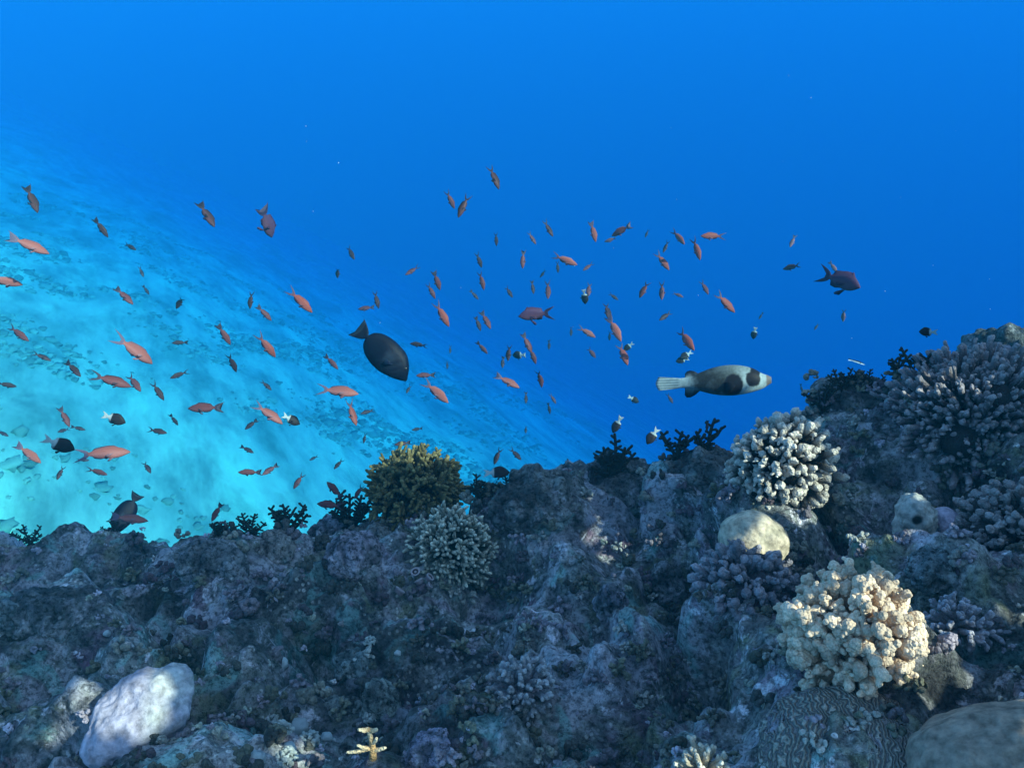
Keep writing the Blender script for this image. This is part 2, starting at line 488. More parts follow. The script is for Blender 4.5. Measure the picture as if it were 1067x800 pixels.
def dark_tree(name, H, n_stem, seed, spread=0.9, knob=1.0, thick=1.0, plane=0.45):
    """upright dark coral: stems fanning out of one foot, set with stubby knobs"""
    r = np.random.default_rng(seed); T = Tubes()
    c0 = np.array((0.012, 0.018, 0.014)); c1 = np.array((0.022, 0.028, 0.022))
    rs = H * 0.055 * thick
    for i in range(n_stem):
        a = (i + .5) / n_stem * 2 - 1
        lean = a * spread + r.normal(0, 0.12)
        L = H * r.uniform(0.75, 1.05) * (1 - 0.35 * abs(a))
        yy = r.normal(0, plane * 0.5)
        pts = []
        for t in np.linspace(0, 1, 7):
            pts.append(np.array([math.sin(lean * (0.6 + .4 * t)) * L * t + H * .03 * math.sin(5 * t + i), yy * L * t, math.cos(lean) * L * t - H * .06]))
        T.tube(pts, [rs * 1.3, rs * 1.15, rs, rs * .95, rs * .9, rs * .85, rs * .8], [c0] * 3 + [c1] * 4, 7)
        pts = np.array(pts)
        nk = int(15 * L / H)
        for k in range(nk):
            t = (k + .8) / nk * 5.6
            j = int(min(t, 5)); o = pts[j] * (1 - (t - j)) + pts[min(j + 1, 6)] * (t - j)
            sgn = 1 if k % 2 else -1
            dirv = np.array([sgn * math.cos(lean), r.normal(0, 0.5), -sgn * math.sin(lean) + 0.55]); dirv /= np.linalg.norm(dirv)
            l = H * r.uniform(0.09, 0.17) * knob
            T.tube([o, o + dirv * l * .6, o + dirv * l], [rs * .7, rs * .72, rs * .85], [c0, c1, c1], 6)
        if L > H * .6:                                      # a side branch
            o = pts[3]; sg = r.choice([-1, 1]); l = L * .38
            e = o + np.array([sg * l * .7, r.normal(0, .2) * l, l * .75])
            T.tube([o, o * .5 + e * .5 + np.array([sg * l * .08, 0, -l * .05]), e], [rs * .85, rs * .8, rs * .8], [c0, c1, c1], 6)
            for k in range(5):
                q = o + (e - o) * (k + 1) / 5.5
                dv = np.array([r.choice([-1, 1]) * .7, r.normal(0, .5), .6])
                T.tube([q, q + dv * H * .07 * knob, q + dv * H * .11 * knob], [rs * .65, rs * .7, rs * .75], [c0, c1, c1], 6)
    return T.build(name, M_BLACK, rs * 0.3, 0.5 / rs, seed)

def icosphere(sub):
    import bmesh
    bm = bmesh.new(); bmesh.ops.create_icosphere(bm, subdivisions=sub, radius=1.0)
    v = np.array([x.co[:] for x in bm.verts]); f = np.array([[w.index for w in x.verts] for x in bm.faces])
    bm.free(); return v, f

_ICO = {k: icosphere(k) for k in (2, 3, 5, 6, 7)}

def lump(name, size, colfn, sub=6, seed=0, layers=(), mat=None):
    """rock-like body: an ellipsoid pushed out by layers of (kind, scale, amount)"""
    v, f = _ICO[sub]
    sz = np.array(size)
    p = v * sz; nr = v / sz; nr /= np.linalg.norm(nr, axis=1, keepdims=True)
    d = np.zeros(len(p))
    for i, (kind, sc, am) in enumerate(layers):
        if kind == 'fbm': d += am * fbm(p + seed, sc, 4, seed + i * 7)
        elif kind == 'knob': d += am * (0.6 - worley((p + seed) + 0.0, seed + i) if sc == 0 else 0.6 - worley((p + seed * .37) * sc, seed + i))
        elif kind == 'ridge': d += am * (1 - 2.4 * np.abs(fbm(p + seed * .31, sc, 2, seed + i * 7, 0.35)))
        elif kind == 'worm':
            q = p + 0.4 / sc * np.stack([noise(p * sc * .6, 5), noise(p * sc * .6, 6), noise(p * sc * .6, 7)], 1)
            d += am * np.tanh(3.0 * noise(q * sc, seed + i))
    q = p + nr * d[:, None]
    return mesh_of(name, q, f, mat or M_ROCK, True, colfn(p, d, v))

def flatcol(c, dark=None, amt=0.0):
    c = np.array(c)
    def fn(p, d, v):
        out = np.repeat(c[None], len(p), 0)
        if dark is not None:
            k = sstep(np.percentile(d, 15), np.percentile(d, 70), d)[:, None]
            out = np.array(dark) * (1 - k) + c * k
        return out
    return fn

def place(name, me, px, py, label, cat, sink=0.0, rot=(0, 0, 0), t=None, group=None):
    pt = on_reef(px, py) if t is None else P(px, py, t)
    o = link(name, me)
    o.location = pt - np.array([0, 0, sink]); o.rotation_euler = rot
    return tag(o, label, cat, group)

# ------------------------------------------------------------------ corals and boulders that can be told apart
# yellowish bush on the skyline, and the white-tipped one in front of it
o = place('branching_coral', branch_bush('yellow_bush', 0.120, 190, 0.0065, 0.0046, (0.085, 0.072, 0.028), (0.28, 0.24, 0.10), 5, 0.92, 21, -0.35), 432, 512,
          'olive yellow branching coral bush rising above the reef crest', 'coral', t=2.10)
o = place('branching_coral', branch_bush('white_tip_bush', 0.102, 210, 0.0056, 0.0038, (0.045, 0.055, 0.038), (0.82, 0.80, 0.62), 4, 0.95, 22, -0.4), 471, 574,
          'rounded green branching coral with white tips below the olive bush', 'coral', t=1.88)

# the sunlit cream coral
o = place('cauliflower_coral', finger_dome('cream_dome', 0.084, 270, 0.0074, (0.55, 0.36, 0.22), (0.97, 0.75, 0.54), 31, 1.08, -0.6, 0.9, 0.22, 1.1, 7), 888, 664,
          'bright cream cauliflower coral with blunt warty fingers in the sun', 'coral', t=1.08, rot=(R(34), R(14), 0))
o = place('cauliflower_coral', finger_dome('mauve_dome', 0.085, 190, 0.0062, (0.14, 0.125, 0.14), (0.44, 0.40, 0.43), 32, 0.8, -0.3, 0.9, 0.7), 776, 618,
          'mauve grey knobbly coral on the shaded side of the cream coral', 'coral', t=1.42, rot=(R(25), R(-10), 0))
# the knobbed column behind it
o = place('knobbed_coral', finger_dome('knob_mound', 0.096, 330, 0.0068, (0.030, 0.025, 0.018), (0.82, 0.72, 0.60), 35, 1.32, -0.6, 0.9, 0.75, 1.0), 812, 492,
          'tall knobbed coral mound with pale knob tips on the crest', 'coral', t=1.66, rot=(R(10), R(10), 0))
# the barrel shaped boulder
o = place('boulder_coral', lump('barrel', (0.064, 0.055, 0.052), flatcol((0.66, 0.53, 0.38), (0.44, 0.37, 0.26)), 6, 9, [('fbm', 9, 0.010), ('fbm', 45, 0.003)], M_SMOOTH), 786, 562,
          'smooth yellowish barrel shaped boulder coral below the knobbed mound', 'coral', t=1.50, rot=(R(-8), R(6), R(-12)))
# big bushy coral on the right-hand crest
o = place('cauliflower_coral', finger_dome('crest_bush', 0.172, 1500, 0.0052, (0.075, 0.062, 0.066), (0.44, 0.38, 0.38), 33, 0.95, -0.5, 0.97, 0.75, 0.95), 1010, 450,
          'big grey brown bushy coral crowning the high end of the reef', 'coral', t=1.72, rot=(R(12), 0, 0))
o = place('cauliflower_coral', finger_dome('fringe_bush', 0.10, 300, 0.0062, (0.09, 0.08, 0.075), (0.42, 0.38, 0.37), 34, 0.9, -0.3, 0.95, 0.7, 1.0), 1062, 560,
          'grey knobbly coral at the frame edge under the big bush', 'coral', t=1.42)
# grey holed rock with a lilac neighbour
def painted_hole_col(p, d, v):
    out = np.repeat(np.array([[0.50, 0.49, 0.44]]), len(p), 0)
    n = fbm(p, 60, 3, 3)[:, None]
    out = out * (0.85 + 0.35 * n)
    for h in HOLES:  # darkness inside the holes painted on as round spots, nothing carved
        k = sstep(0.011, 0.006, np.linalg.norm(p - h, axis=1))[:, None]
        out = out * (1 - k) + 0.02 * k
    return np.clip(out, 0.01, 0.9)
HOLES = [np.array((-0.012, -0.036, 0.026)), np.array((0.006, -0.042, -0.026))]
o = place('holed_rock', lump('holed', (0.034, 0.042, 0.052), painted_hole_col, 6, 13, [('fbm', 14, 0.014), ('knob', 50, 0.008), ('fbm', 70, 0.003)], M_SMOOTH), 956, 541,
          'pale grey rounded rock with two dark holes', 'rock', t=1.46, rot=(0, R(-12), R(-6)))
o = place('reef_rock', lump('lilac_small', (0.024, 0.03, 0.028), flatcol((0.55, 0.46, 0.55)), 5, 14, [('fbm', 20, 0.007)], M_SMOOTH), 985, 546,
          'small lilac rock wedged beside the holed grey rock', 'rock', t=1.47)
# spotted dark patch
def spotcol(p, d, v):
    w = worley(p * 120, 3)
    k = sstep(0.34, 0.22, w)[:, None]
    return np.array((0.02, 0.025, 0.02)) * (1 - k) + np.array((0.45, 0.42, 0.10)) * k
o = place('sponge', lump('spots', (0.026, 0.03, 0.050), spotcol, 7, 15, [('fbm', 14, 0.008)]), 1012, 548,
          'dark sponge dotted with yellow specks beside the lilac rock', 'sponge', t=1.50, rot=(0, R(-28), 0))
# grooved coral and the smooth boulder at the bottom
def groove_mat():
    m, nt, b = mat_new('grooved_coral', 0.8, 0.15)
    co = coords(nt)
    w = N(nt, 'ShaderNodeTexWave', Scale=58.0, Distortion=11.0, Detail=2.0); w.inputs['Detail Scale'].default_value = 1.2
    nt.links.new(co, w.inputs['Vector'])
    n = tex_noise(nt, co, 11, 5, 0.6)
    c = mix(nt, n, ramp(nt, w.outputs['Fac'], [(0.25, (0.08, 0.08, 0.06)), (0.6, (0.50, 0.46, 0.34))]), (0.32, 0.28, 0.28))
    alg = ramp(nt, tex_noise(nt, co, 12, 6, 0.7), [(0.54, (0, 0, 0)), (0.62, (1, 1, 1))])
    c = mix(nt, alg, c, ramp(nt, tex_noise(nt, co, 70, 4, 0.7), [(0.35, (0.04, 0.04, 0.05)), (0.65, (0.42, 0.38, 0.44))]))
    nt.links.new(c, b.inputs['Base Color'])
    bump(nt, b, [(w.outputs['Fac'], 1.0, 0.010), (alg, 0.4, 0.008)])
    return m
M_GROOVE = groove_mat()
o = place('brain_coral', lump('grooved', (0.165, 0.11, 0.095), flatcol((0.3, 0.3, 0.25)), 7, 17, [('fbm', 7, 0.022), ('fbm', 40, 0.003)], M_GROOVE), 922, 818,
          'large grooved brain coral with a lilac crust under the cream coral', 'coral', t=0.98, rot=(0, R(16), R(-8)))
o = place('boulder_coral', lump('smooth', (0.13, 0.10, 0.085), flatcol((0.33, 0.27, 0.21)), 6, 18, [('fbm', 5, 0.016), ('fbm', 22, 0.004), ('fbm', 60, 0.0015)], M_SMOOTH), 1066, 812,
          'smooth grey boulder coral in the bottom corner beside the brain coral', 'coral', t=0.88)
# sunlit pale slab, lower left
def palecol(p, d, v):
    n = fbm(p, 16, 4, 8)[:, None]; g = sstep(0.0, 0.5, fbm(p, 9, 3, 18))[:, None]
    return np.clip(np.array((0.50, 0.46, 0.54)) * (0.85 + 0.4 * n) * (1 - g * .4) + g * .4 * np.array((0.45, 0.5, 0.35)), 0.03, 0.9)
o = place('pale_rock', lump('pale', (0.086, 0.062, 0.036), palecol, 6, 23, [('fbm', 9, 0.022), ('knob', 26, 0.004), ('fbm', 30, 0.004), ('knob', 90, 0.003)], M_SMOOTH), 146, 742,
          'pale lilac white slab of dead coral on the shaded reef', 'rock', t=1.20, rot=(R(18), R(-14), R(40)))
# lilac lumps and encrusted boulders
LUMPS = [
    (368, 578, 1.92, (0.062, 0.05, 0.046), (0.46, 0.38, 0.46), 'lilac encrusted boulder on the ridge below the olive bush'),
    (450, 786, 1.10, (0.034, 0.03, 0.028), (0.50, 0.44, 0.62), 'violet coral lump at the very bottom of the reef'),
    (395, 560, 1.95, (0.035, 0.04, 0.03), (0.30, 0.30, 0.28), 'grey rock capping the ridge beside the lilac boulder'),
    (345, 552, 2.0, (0.06, 0.05, 0.022), (0.38, 0.36, 0.42), 'flat grey lilac rock lying along the left ridge'),
    (556, 528, 2.05, (0.105, 0.09, 0.075), (0.15, 0.17, 0.15), 'rounded dull green boulder on the skyline between the dark corals'),
    (648, 512, 2.0, (0.12, 0.10, 0.06), (0.11, 0.12, 0.12), 'broad dark boulder under the bushy dark coral on the crest'),
    (742, 500, 1.9, (0.115, 0.09, 0.07), (0.13, 0.14, 0.13), 'dark crest boulder under the twin fern shaped dark corals'),
    (738, 536, 1.72, (0.038, 0.03, 0.022), (0.46, 0.43, 0.34), 'pale ochre crusted ledge left of the barrel boulder'),
    (636, 628, 1.56, (0.034, 0.03, 0.045), (0.38, 0.36, 0.44), 'pale mauve knob standing in the dark hollow mid reef'),
    (692, 610, 1.54, (0.042, 0.03, 0.055), (0.34, 0.35, 0.38), 'grey crusted knob between the mauve knob and the barrel boulder'),
    (905, 425, 1.78, (0.085, 0.08, 0.05), (0.06, 0.065, 0.06), 'black crest boulder behind the knobbed mound'),
    (930, 440, 1.70, (0.055, 0.05, 0.022), (0.24, 0.22, 0.27), 'purple grey shelf below the high black boulder'),
    (395, 735, 1.30, (0.030, 0.03, 0.052), (0.40, 0.46, 0.40), 'turquoise grey upright lobe near the bottom of the reef'),
    (352, 742, 1.30, (0.058, 0.03, 0.020), (0.36, 0.40, 0.36), 'turquoise grey ridge leading to the upright lobe'),
    (372, 690, 1.44, (0.040, 0.03, 0.024), (0.24, 0.32, 0.32), 'blunt bluish rock above the turquoise ridge'),
    (220, 590, 1.95, (0.085, 0.06, 0.045), (0.20, 0.21, 0.22), 'weathered grey boulder at the left end of the ridge'),
    (280, 572, 2.0, (0.05, 0.04, 0.03), (0.34, 0.30, 0.27), 'sandy brown boulder with pale crusts on the left ridge'),
    (985, 590, 1.34, (0.065, 0.04, 0.025), (0.26, 0.36, 0.38), 'turquoise ledge sloping down from the lilac rock'),
    (975, 632, 1.24, (0.024, 0.02, 0.022), (0.44, 0.46, 0.38), 'small greenish lump above the cream coral'),
    (60, 640, 1.8, (0.10, 0.07, 0.05), (0.10, 0.11, 0.13), 'big shadowed boulder near the left frame edge'),
    (6, 650, 1.72, (0.035, 0.03, 0.045), (0.22, 0.30, 0.34), 'bluish rock cut by the left frame edge'),
    (560, 740, 1.28, (0.05, 0.04, 0.055), (0.20, 0.20, 0.24), 'knobbly mound low in the middle of the reef'),
    (1058, 384, 2.6, (0.16, 0.14, 0.10), (0.06, 0.07, 0.07), 'dark distant reef hump behind the big bushy coral'),
]
for i, (px, py, t, sz, c, lab) in enumerate(LUMPS):
    d = depth_at(px, py) or t
    t = d + sz[1] * 0.4 if t < 2.5 else t
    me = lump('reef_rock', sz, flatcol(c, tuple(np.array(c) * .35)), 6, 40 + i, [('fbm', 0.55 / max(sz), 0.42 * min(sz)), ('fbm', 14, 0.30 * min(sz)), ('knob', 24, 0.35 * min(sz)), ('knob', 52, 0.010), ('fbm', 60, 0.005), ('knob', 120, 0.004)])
    place('reef_rock', me, px, py, lab, 'rock', t=t, rot=(0, 0, R(random.uniform(-20, 20))))

# pale bulbs at the bottom left
BULB = [(292, 764, .016), (314, 756, .018), (322, 772, .014), (300, 780, .012), (283, 752, .012), (294, 760, .010), (298, 790, .014), (268, 790, .013), (242, 796, .010), (340, 768, .010), (385, 748, .009),
        (293, 692, .014), (276, 692, .009), (342, 720, .010), (386, 668, .009), (414, 680, .007), (318, 640, .006), (222, 716, .006), (186, 702, .005), (112, 660, .008)]
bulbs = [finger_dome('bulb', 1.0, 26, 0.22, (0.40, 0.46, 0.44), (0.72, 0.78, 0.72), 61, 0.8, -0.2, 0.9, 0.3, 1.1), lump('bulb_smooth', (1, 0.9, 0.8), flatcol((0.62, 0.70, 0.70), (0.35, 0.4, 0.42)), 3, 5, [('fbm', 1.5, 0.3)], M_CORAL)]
for i, (px, py, r) in enumerate(BULB):
    pt = on_reef(px, py)
    o = link('coral_lump', bulbs[i % 2]); o.location = pt; o.scale = (r, r, r); o.rotation_euler = (0, 0, i)
    tag(o, 'pale bluish white coral lump scattered on the lower left reef', 'coral', 'pale coral lumps on the lower left reef')

# ringed polyps by the white-tipped bush
prof = [(0.80, -0.5, (.3, .24, .26)), (0.86, 0.2, (.38, .30, .32)), (1.0, 0.55, (.62, .52, .54)), (0.94, 0.70, (.72, .62, .64)), (0.70, 0.66, (.66, .54, .56)), (0.56, 0.45, (.10, .07, .08)), (0.34, 0.30, (.05, .03, .04)), (0.26, 0.42, (.5, .42, .42)), (0.01, 0.46, (.6, .5, .5))]
pv = [(r_ * math.cos(a_ * math.pi / 8) * (1 + .07 * (a_ % 2)), r_ * math.sin(a_ * math.pi / 8) * (1 + .07 * (a_ % 2)), z_) for r_, z_, _ in prof for a_ in range(16)]
pc = np.array([c_ for _, _, c_ in prof for a_ in range(16)])
pf = np.array([(i * 16 + j, i * 16 + (j + 1) % 16, i * 16 + 16 + (j + 1) % 16, i * 16 + 16 + j) for i in range(len(prof) - 1) for j in range(16)])
polyp = mesh_of('polyp', pv, pf, M_CORAL, True, pc)
for px, py, r, lab in [(434, 597, .0105, 'pinkish ringed polyp, topmost of the five under the white tipped bush'), (438, 607, .0105, 'pinkish ringed polyp, middle one of the close trio under the white tipped bush'),
                  (448, 603, .0105, 'pinkish ringed polyp nearest to the white tipped bush'), (448, 611, .008, 'small pinkish ringed polyp, lowest of the close trio'),
                  (417, 617, .012, 'largest pinkish ringed polyp, standing apart to the left')]:
    pt = on_reef(px, py)
    o = link('ringed_polyp', polyp); o.location = pt + np.array([0, -0.014, 0.014]); o.scale = (r, r * .9, r * .8); o.rotation_euler = (R(45 + random.uniform(-20, 20)), R(random.uniform(-25, 25)), px)
    tag(o, lab, 'coral polyp', 'ringed polyps')

# antler shaped orange coral and the sunlit spiky one, bottom edge
T = Tubes(); oc = np.array((0.55, 0.33, 0.14)); ot = np.array((0.66, 0.55, 0.36))
T.tube([(0, 0, -.03), (0.002, 0, .03), (-0.002, 0, .062)], [.008, .0052, .0036], [oc * .6, oc, ot], 8)
for (sx, z0, lx, lz) in [(-1, .062, .016, .006), (1, .060, .014, .008), (-1, .018, .040, -.004), (-1, .016, .022, .014), (1, .014, .024, .010), (1, .030, .012, .014)]:
    a = np.array((0, 0, z0)); b = a + np.array((sx * lx, -.006, lz))
    T.tube([a, (a + b) / 2 + np.array((0, 0, -.003)), b], [.0040, .0040, .0032], [oc, oc * .5 + ot * .5, ot], 7)
o = place('staghorn_coral', T.build('antler', M_CORAL, .002, 90, 2), 388, 786, 'small orange brown antler shaped coral with pale tips at the bottom edge', 'coral', t=1.08); o.scale = (.78, .78, .78)
o = place('branching_coral', branch_bush('spiky', 0.034, 30, .0045, .0028, (0.45, .36, .24), (0.86, .78, .62), 3, 1.0, 51), 733, 802,
          'small sunlit cream spiky coral poking in at the bottom edge', 'coral', t=0.99)
o = place('branching_coral', branch_bush('twiggy', 0.045, 36, .0055, .0035, (0.22, .21, .20), (0.62, .60, .58), 3, 1.0, 52), 905, 585,
          'small pale twiggy coral between the holed rock and cream coral', 'coral', t=1.42)
o = place('branching_coral', branch_bush('twiggy2', 0.05, 46, .0055, .0036, (0.20, .19, .21), (0.58, .56, .62), 3, 0.8, 53), 1000, 655,
          'pale mauve twiggy coral on the sunny side of the cream coral', 'coral', t=1.16)
o = place('branching_coral', branch_bush('twiggy3', 0.035, 36, .0045, .003, (0.34, .27, .20), (0.75, .66, .55), 3, 0.8, 54), 1062, 650,
          'small sunlit tan coral cut by the right frame edge', 'coral', t=1.18)
o = place('branching_coral', branch_bush('twiggy4', 0.055, 60, .006, .004, (0.22, .22, .24), (0.52, .54, .55), 3, 0.8, 55), 545, 720,
          'grey knotty coral tuft low in the middle of the reef', 'coral', t=1.27)

# dark corals along the crest: (px of foot, py of foot, height px, stems, spread, knob, label)
DARK = [
    (30, 560, 26, 5, 1.1, 1.0, 'low dark coral tuft on the crest near the left frame edge'),
    (116, 560, 20, 4, 1.1, 1.0, 'tiny dark coral tuft just left of the dark fish by the crest'),
    (226, 552, 28, 3, 0.5, 1.2, 'slim dark coral under a diving dusky fish on the left crest'),
    (262, 552, 32, 4, 0.7, 1.3, 'small tree shaped dark coral standing alone on the left crest'),
    (302, 546, 44, 6, 0.9, 1.1, 'wide branching dark coral between the small tree and the twin clump'),
    (366, 544, 46, 7, 0.8, 1.1, 'dense dark coral clump with dusky fish around it'),
    (404, 556, 40, 7, 1.1, 1.0, 'shadowy dark coral at the foot of the olive bush'),
    (500, 530, 30, 5, 0.9, 1.1, 'dark coral peeping out behind the white tipped bush'),
    (528, 514, 24, 3, 1.1, 1.2, 'little forked dark coral beside the green skyline boulder'),
    (640, 506, 52, 9, 0.75, 1.2, 'bushy dark coral on the crest under two black and white fish'),
    (706, 475, 50, 3, 0.55, 1.0, 'fern shaped dark coral, shorter of the pair below the pufferfish'),
    (736, 472, 56, 2, 0.35, 1.0, 'fern shaped dark coral, taller of the pair below the pufferfish'),
    (858, 446, 40, 4, 0.9, 1.2, 'forked dark coral just behind the knobbed mound'),
    (880, 424, 32, 6, 1.1, 1.0, 'dark coral thicket on the slope left of the black crest boulder'),
    (908, 402, 26, 5, 1.1, 1.1, 'short dark coral on top of the black crest boulder'),
    (937, 374, 28, 2, 0.7, 1.2, 'two pronged dark coral on the high crest'),
    (955, 368, 26, 2, 0.6, 1.2, 'little dark coral under the black fish at the high crest'),
]
for i, (px, py, h, n, sp, kn, lab) in enumerate(DARK):
    top = py - 34
    while depth_at(px, top) is None or depth_at(px, top) > 3.0: top += 2
    foot = max(py, top) if py < top + 12 else top + 8          # stands on the crest itself
    t = depth_at(px, foot) - 0.015
    pt = P(px, foot, t)
    H = (h + max(0, foot - py)) * t / FPX * 1.02
    o = link('dark_coral', dark_tree('dark_coral', H, n, 200 + i, sp, kn * .85, 0.66))
    o.location = pt - np.array([0, 0, 0.02]); o.rotation_euler = (R(-12), 0, R(random.uniform(-15, 15)))
    tag(o, lab, 'coral', 'dark corals along the reef crest')

# low growth all over the reef: nobody could count it
def growth(name, n, r_lo, r_hi, cols, seed, kind):
    r = np.random.default_rng(seed)
    p = HT.p; ny, nx, _ = p.shape
    V = []; F = []; C = []; base = 0
    iv, if_ = _ICO[2]
    cand = 0
    while cand < n:
        px, py = r.uniform(-60, 1120), r.uniform(390, 860)
        d = depth_at(px, py)
        if d is None: continue
        cand += 1
        c0 = P(px, py, d)
        k = fbm(c0[None], 3.0, 2, seed)[0]
        if k < -0.05 and r.uniform() < .8: continue
        c = np.array(cols[r.integers(len(cols))]) * r.uniform(.6, 1.25)
        m = r.integers(6, 15) if kind == 'knob' else r.integers(6, 14)
        rad = r.uniform(r_lo, r_hi) * (0.6 + 0.5 * d / 1.5)
        for j in range(m):
            off = r.normal(0, 1, 3); off /= np.linalg.norm(off); off[2] = abs(off[2]); off[1] = -abs(off[1])
            if kind == 'knob':
                s = rad * r.uniform(.28, .6)
                v = iv * s * np.array([1, 1, r.uniform(.8, 1.4)]) + off * rad * 1.2
                v = v + c0
                V.append(v); F.append(if_ + base); base += len(v)
                C.append(np.repeat((c * r.uniform(.8, 1.2))[None], len(v), 0))
            else:
                s = rad * .28
                for q in (0.5, 1.0, 1.45):
                    v = iv * s * (1.15 - .15 * q) + off * rad * q + c0
                    V.append(v); F.append(if_ + base); base += len(v)
                    C.append(np.repeat((c * (.5 + .45 * q))[None], len(v), 0))
    v = np.concatenate(V)
    v = v + 0.0045 * np.stack([noise(v * 110, 1), noise(v * 110, 2), noise(v * 110, 3)], 1)
    o = link(name, mesh_of(name, v, np.concatenate(F), M_CORAL, True, np.concatenate(C)))
    tag(o, kind='stuff')
    return o
tag(growth('reef_growth', 900, 0.006, 0.013, [(0.15, 0.15, 0.11), (0.18, 0.155, 0.17), (0.10, 0.10, 0.09), (0.28, 0.28, 0.23), (0.15, 0.11, 0.13), (0.07, 0.07, 0.06)], 301, 'knob'), 'low knobbly turf of small corals covering the reef', 'coral growth')
tag(growth('coral_turf', 420, 0.008, 0.016, [(0.20, 0.20, 0.14), (0.28, 0.24, 0.27), (0.15, 0.14, 0.11), (0.36, 0.36, 0.32)], 302, 'twig'), 'short tufts of twiggy coral turf all over the reef', 'coral turf')

tag(growth('pale_nubs', 650, 0.0035, 0.0065, [(0.50, 0.48, 0.46), (0.55, 0.50, 0.58), (0.40, 0.44, 0.36), (0.30, 0.28, 0.33)], 303, 'knob'), 'tiny pale nubs of coral dotted all over the reef', 'coral nubs')

# ------------------------------------------------------------------ unseen slab added between reef and sun for shade, pierced above chosen corals
LIT = [(926, 640, 46, 1.05), (938, 690, 44, 1.05), (912, 608, 24, 1.05), (900, 685, 20, 1.05), (818, 474, 28, 1.61), (832, 512, 38, 1.60), (830, 562, 25, 1.44), (982, 782, 20, .93), (735, 792, 16, .98), (1060, 650, 16, 1.16), (1030, 385, 22, 1.58),
       (135, 735, 44, 1.15), (165, 728, 32, 1.15), (390, 775, 20, 1.08), (985, 660, 14, 1.14), (728, 532, 9, 1.66)]
def build_sun_blocker():
    s = np.array(SUN_DIR); a = np.cross(s, (0, 0, 1)); a /= np.linalg.norm(a); b = np.cross(a, s)
    hp = HT.p.reshape(-1, 3)[::97]
    dep = hp @ CAM_F
    ok = dep > 0.3
    u = CX + FPX * (hp @ CAM_R) / np.where(ok, dep, 1); v = CY - FPX * (hp @ CAM_U) / np.where(ok, dep, 1)
    ok &= (u > -150) & (u < 1200) & (v < 880) & (v > 330) & (dep < 2.6)
    A, B = hp[ok] @ a, hp[ok] @ b
    st = 0.028
    a0, a1, b0, b1 = A.min() - .25, A.max() + .25, B.min() - .3, B.max() + .12
    ga = np.arange(a0, a1, st); gb = np.arange(b0, b1, st)
    GA, GB = np.meshgrid(ga, gb)
    occ = np.zeros(GA.shape, bool)
    ia = ((A - a0) / st).astype(int); ib = ((B - b0) / st).astype(int)
    occ[ib, ia] = True
    for _ in range(3):
        o2 = occ.copy(); o2[1:] |= occ[:-1]; o2[:-1] |= occ[1:]; o2[:, 1:] |= occ[:, :-1]; o2[:, :-1] |= occ[:, 1:]; occ = o2
    q = np.stack([GA.ravel(), GB.ravel(), np.zeros(GA.size)], 1)
    wob = (0.05 * fbm(q, 7, 3, 4)).reshape(GA.shape)
    for px, py, rp, d in LIT:
        c = P(px, py, d)
        r = rp * d / FPX
        occ &= np.hypot(GA - c @ a, (GB - c @ b)) > r + wob * min(1.0, r / 0.06)
    # a thick rocky sheet of cells, standing D metres towards the sun
    D = 2.0
    base = s * D
    nb, na = occ.shape
    vid = {}
    V = []; F = []
    hgt = 0.10 * fbm(q, 2.2, 3, 14).reshape(GA.shape)
    def vert(i, j, side):
        k = (i, j, side)
        if k not in vid:
            ii, jj = min(i, nb - 1), min(j, na - 1)
            off = hgt[ii, jj] + (0.09 if side else -0.09)
            pa, pb = a0 + j * st, b0 + i * st
            V.append(a * pa + b * pb + s * off); vid[k] = len(V) - 1
        return vid[k]
    mid = hp[ok] @ s
    shift = float(np.median(mid)) + D
    for i in range(nb):
        for j in range(na):
            if not occ[i, j]: continue
            F.append((vert(i, j, 1), vert(i, j + 1, 1), vert(i + 1, j + 1, 1), vert(i + 1, j, 1)))
            F.append((vert(i, j, 0), vert(i + 1, j, 0), vert(i + 1, j + 1, 0), vert(i, j + 1, 0)))
            for di, dj, e in ((-1, 0, ((i, j), (i, j + 1))), (1, 0, ((i + 1, j + 1), (i + 1, j))), (0, -1, ((i + 1, j), (i, j))), (0, 1, ((i, j + 1), (i + 1, j + 1)))):
                y, x = i + di, j + dj
                if not (0 <= y < nb and 0 <= x < na) or not occ[y, x]:
                    (p1, p2) = e
                    F.append((vert(*p1, 0), vert(*p2, 0), vert(*p2, 1), vert(*p1, 1)))
    V = np.array(V) + s * shift
    V = V + 0.02 * np.stack([noise(V * 14, 1), noise(V * 14, 2), noise(V * 14, 3)], 1)
    o = link('sun_blocker', mesh_of('sun_blocker', V, np.array(F), M_REEF))
    tag(o, kind='structure')
build_sun_blocker()

# ------------------------------------------------------------------ fish
def interp(x, pts):
    xs, ys = zip(*pts); return np.interp(x, xs, ys)

def smooth_interp(s, pts):
    xs = np.array([p[0] for p in pts]); ys = np.array([p[1] for p in pts])
    # monotone-ish cubic through the points
    m = np.gradient(ys, xs)
    i = np.clip(np.searchsorted(xs, s) - 1, 0, len(xs) - 2)
    h = xs[i + 1] - xs[i]; t = np.clip((s - xs[i]) / h, 0, 1)
    return (2 * t**3 - 3 * t**2 + 1) * ys[i] + (t**3 - 2 * t**2 + t) * h * m[i] + (-2 * t**3 + 3 * t**2) * ys[i + 1] + (t**3 - t**2) * h * m[i + 1]

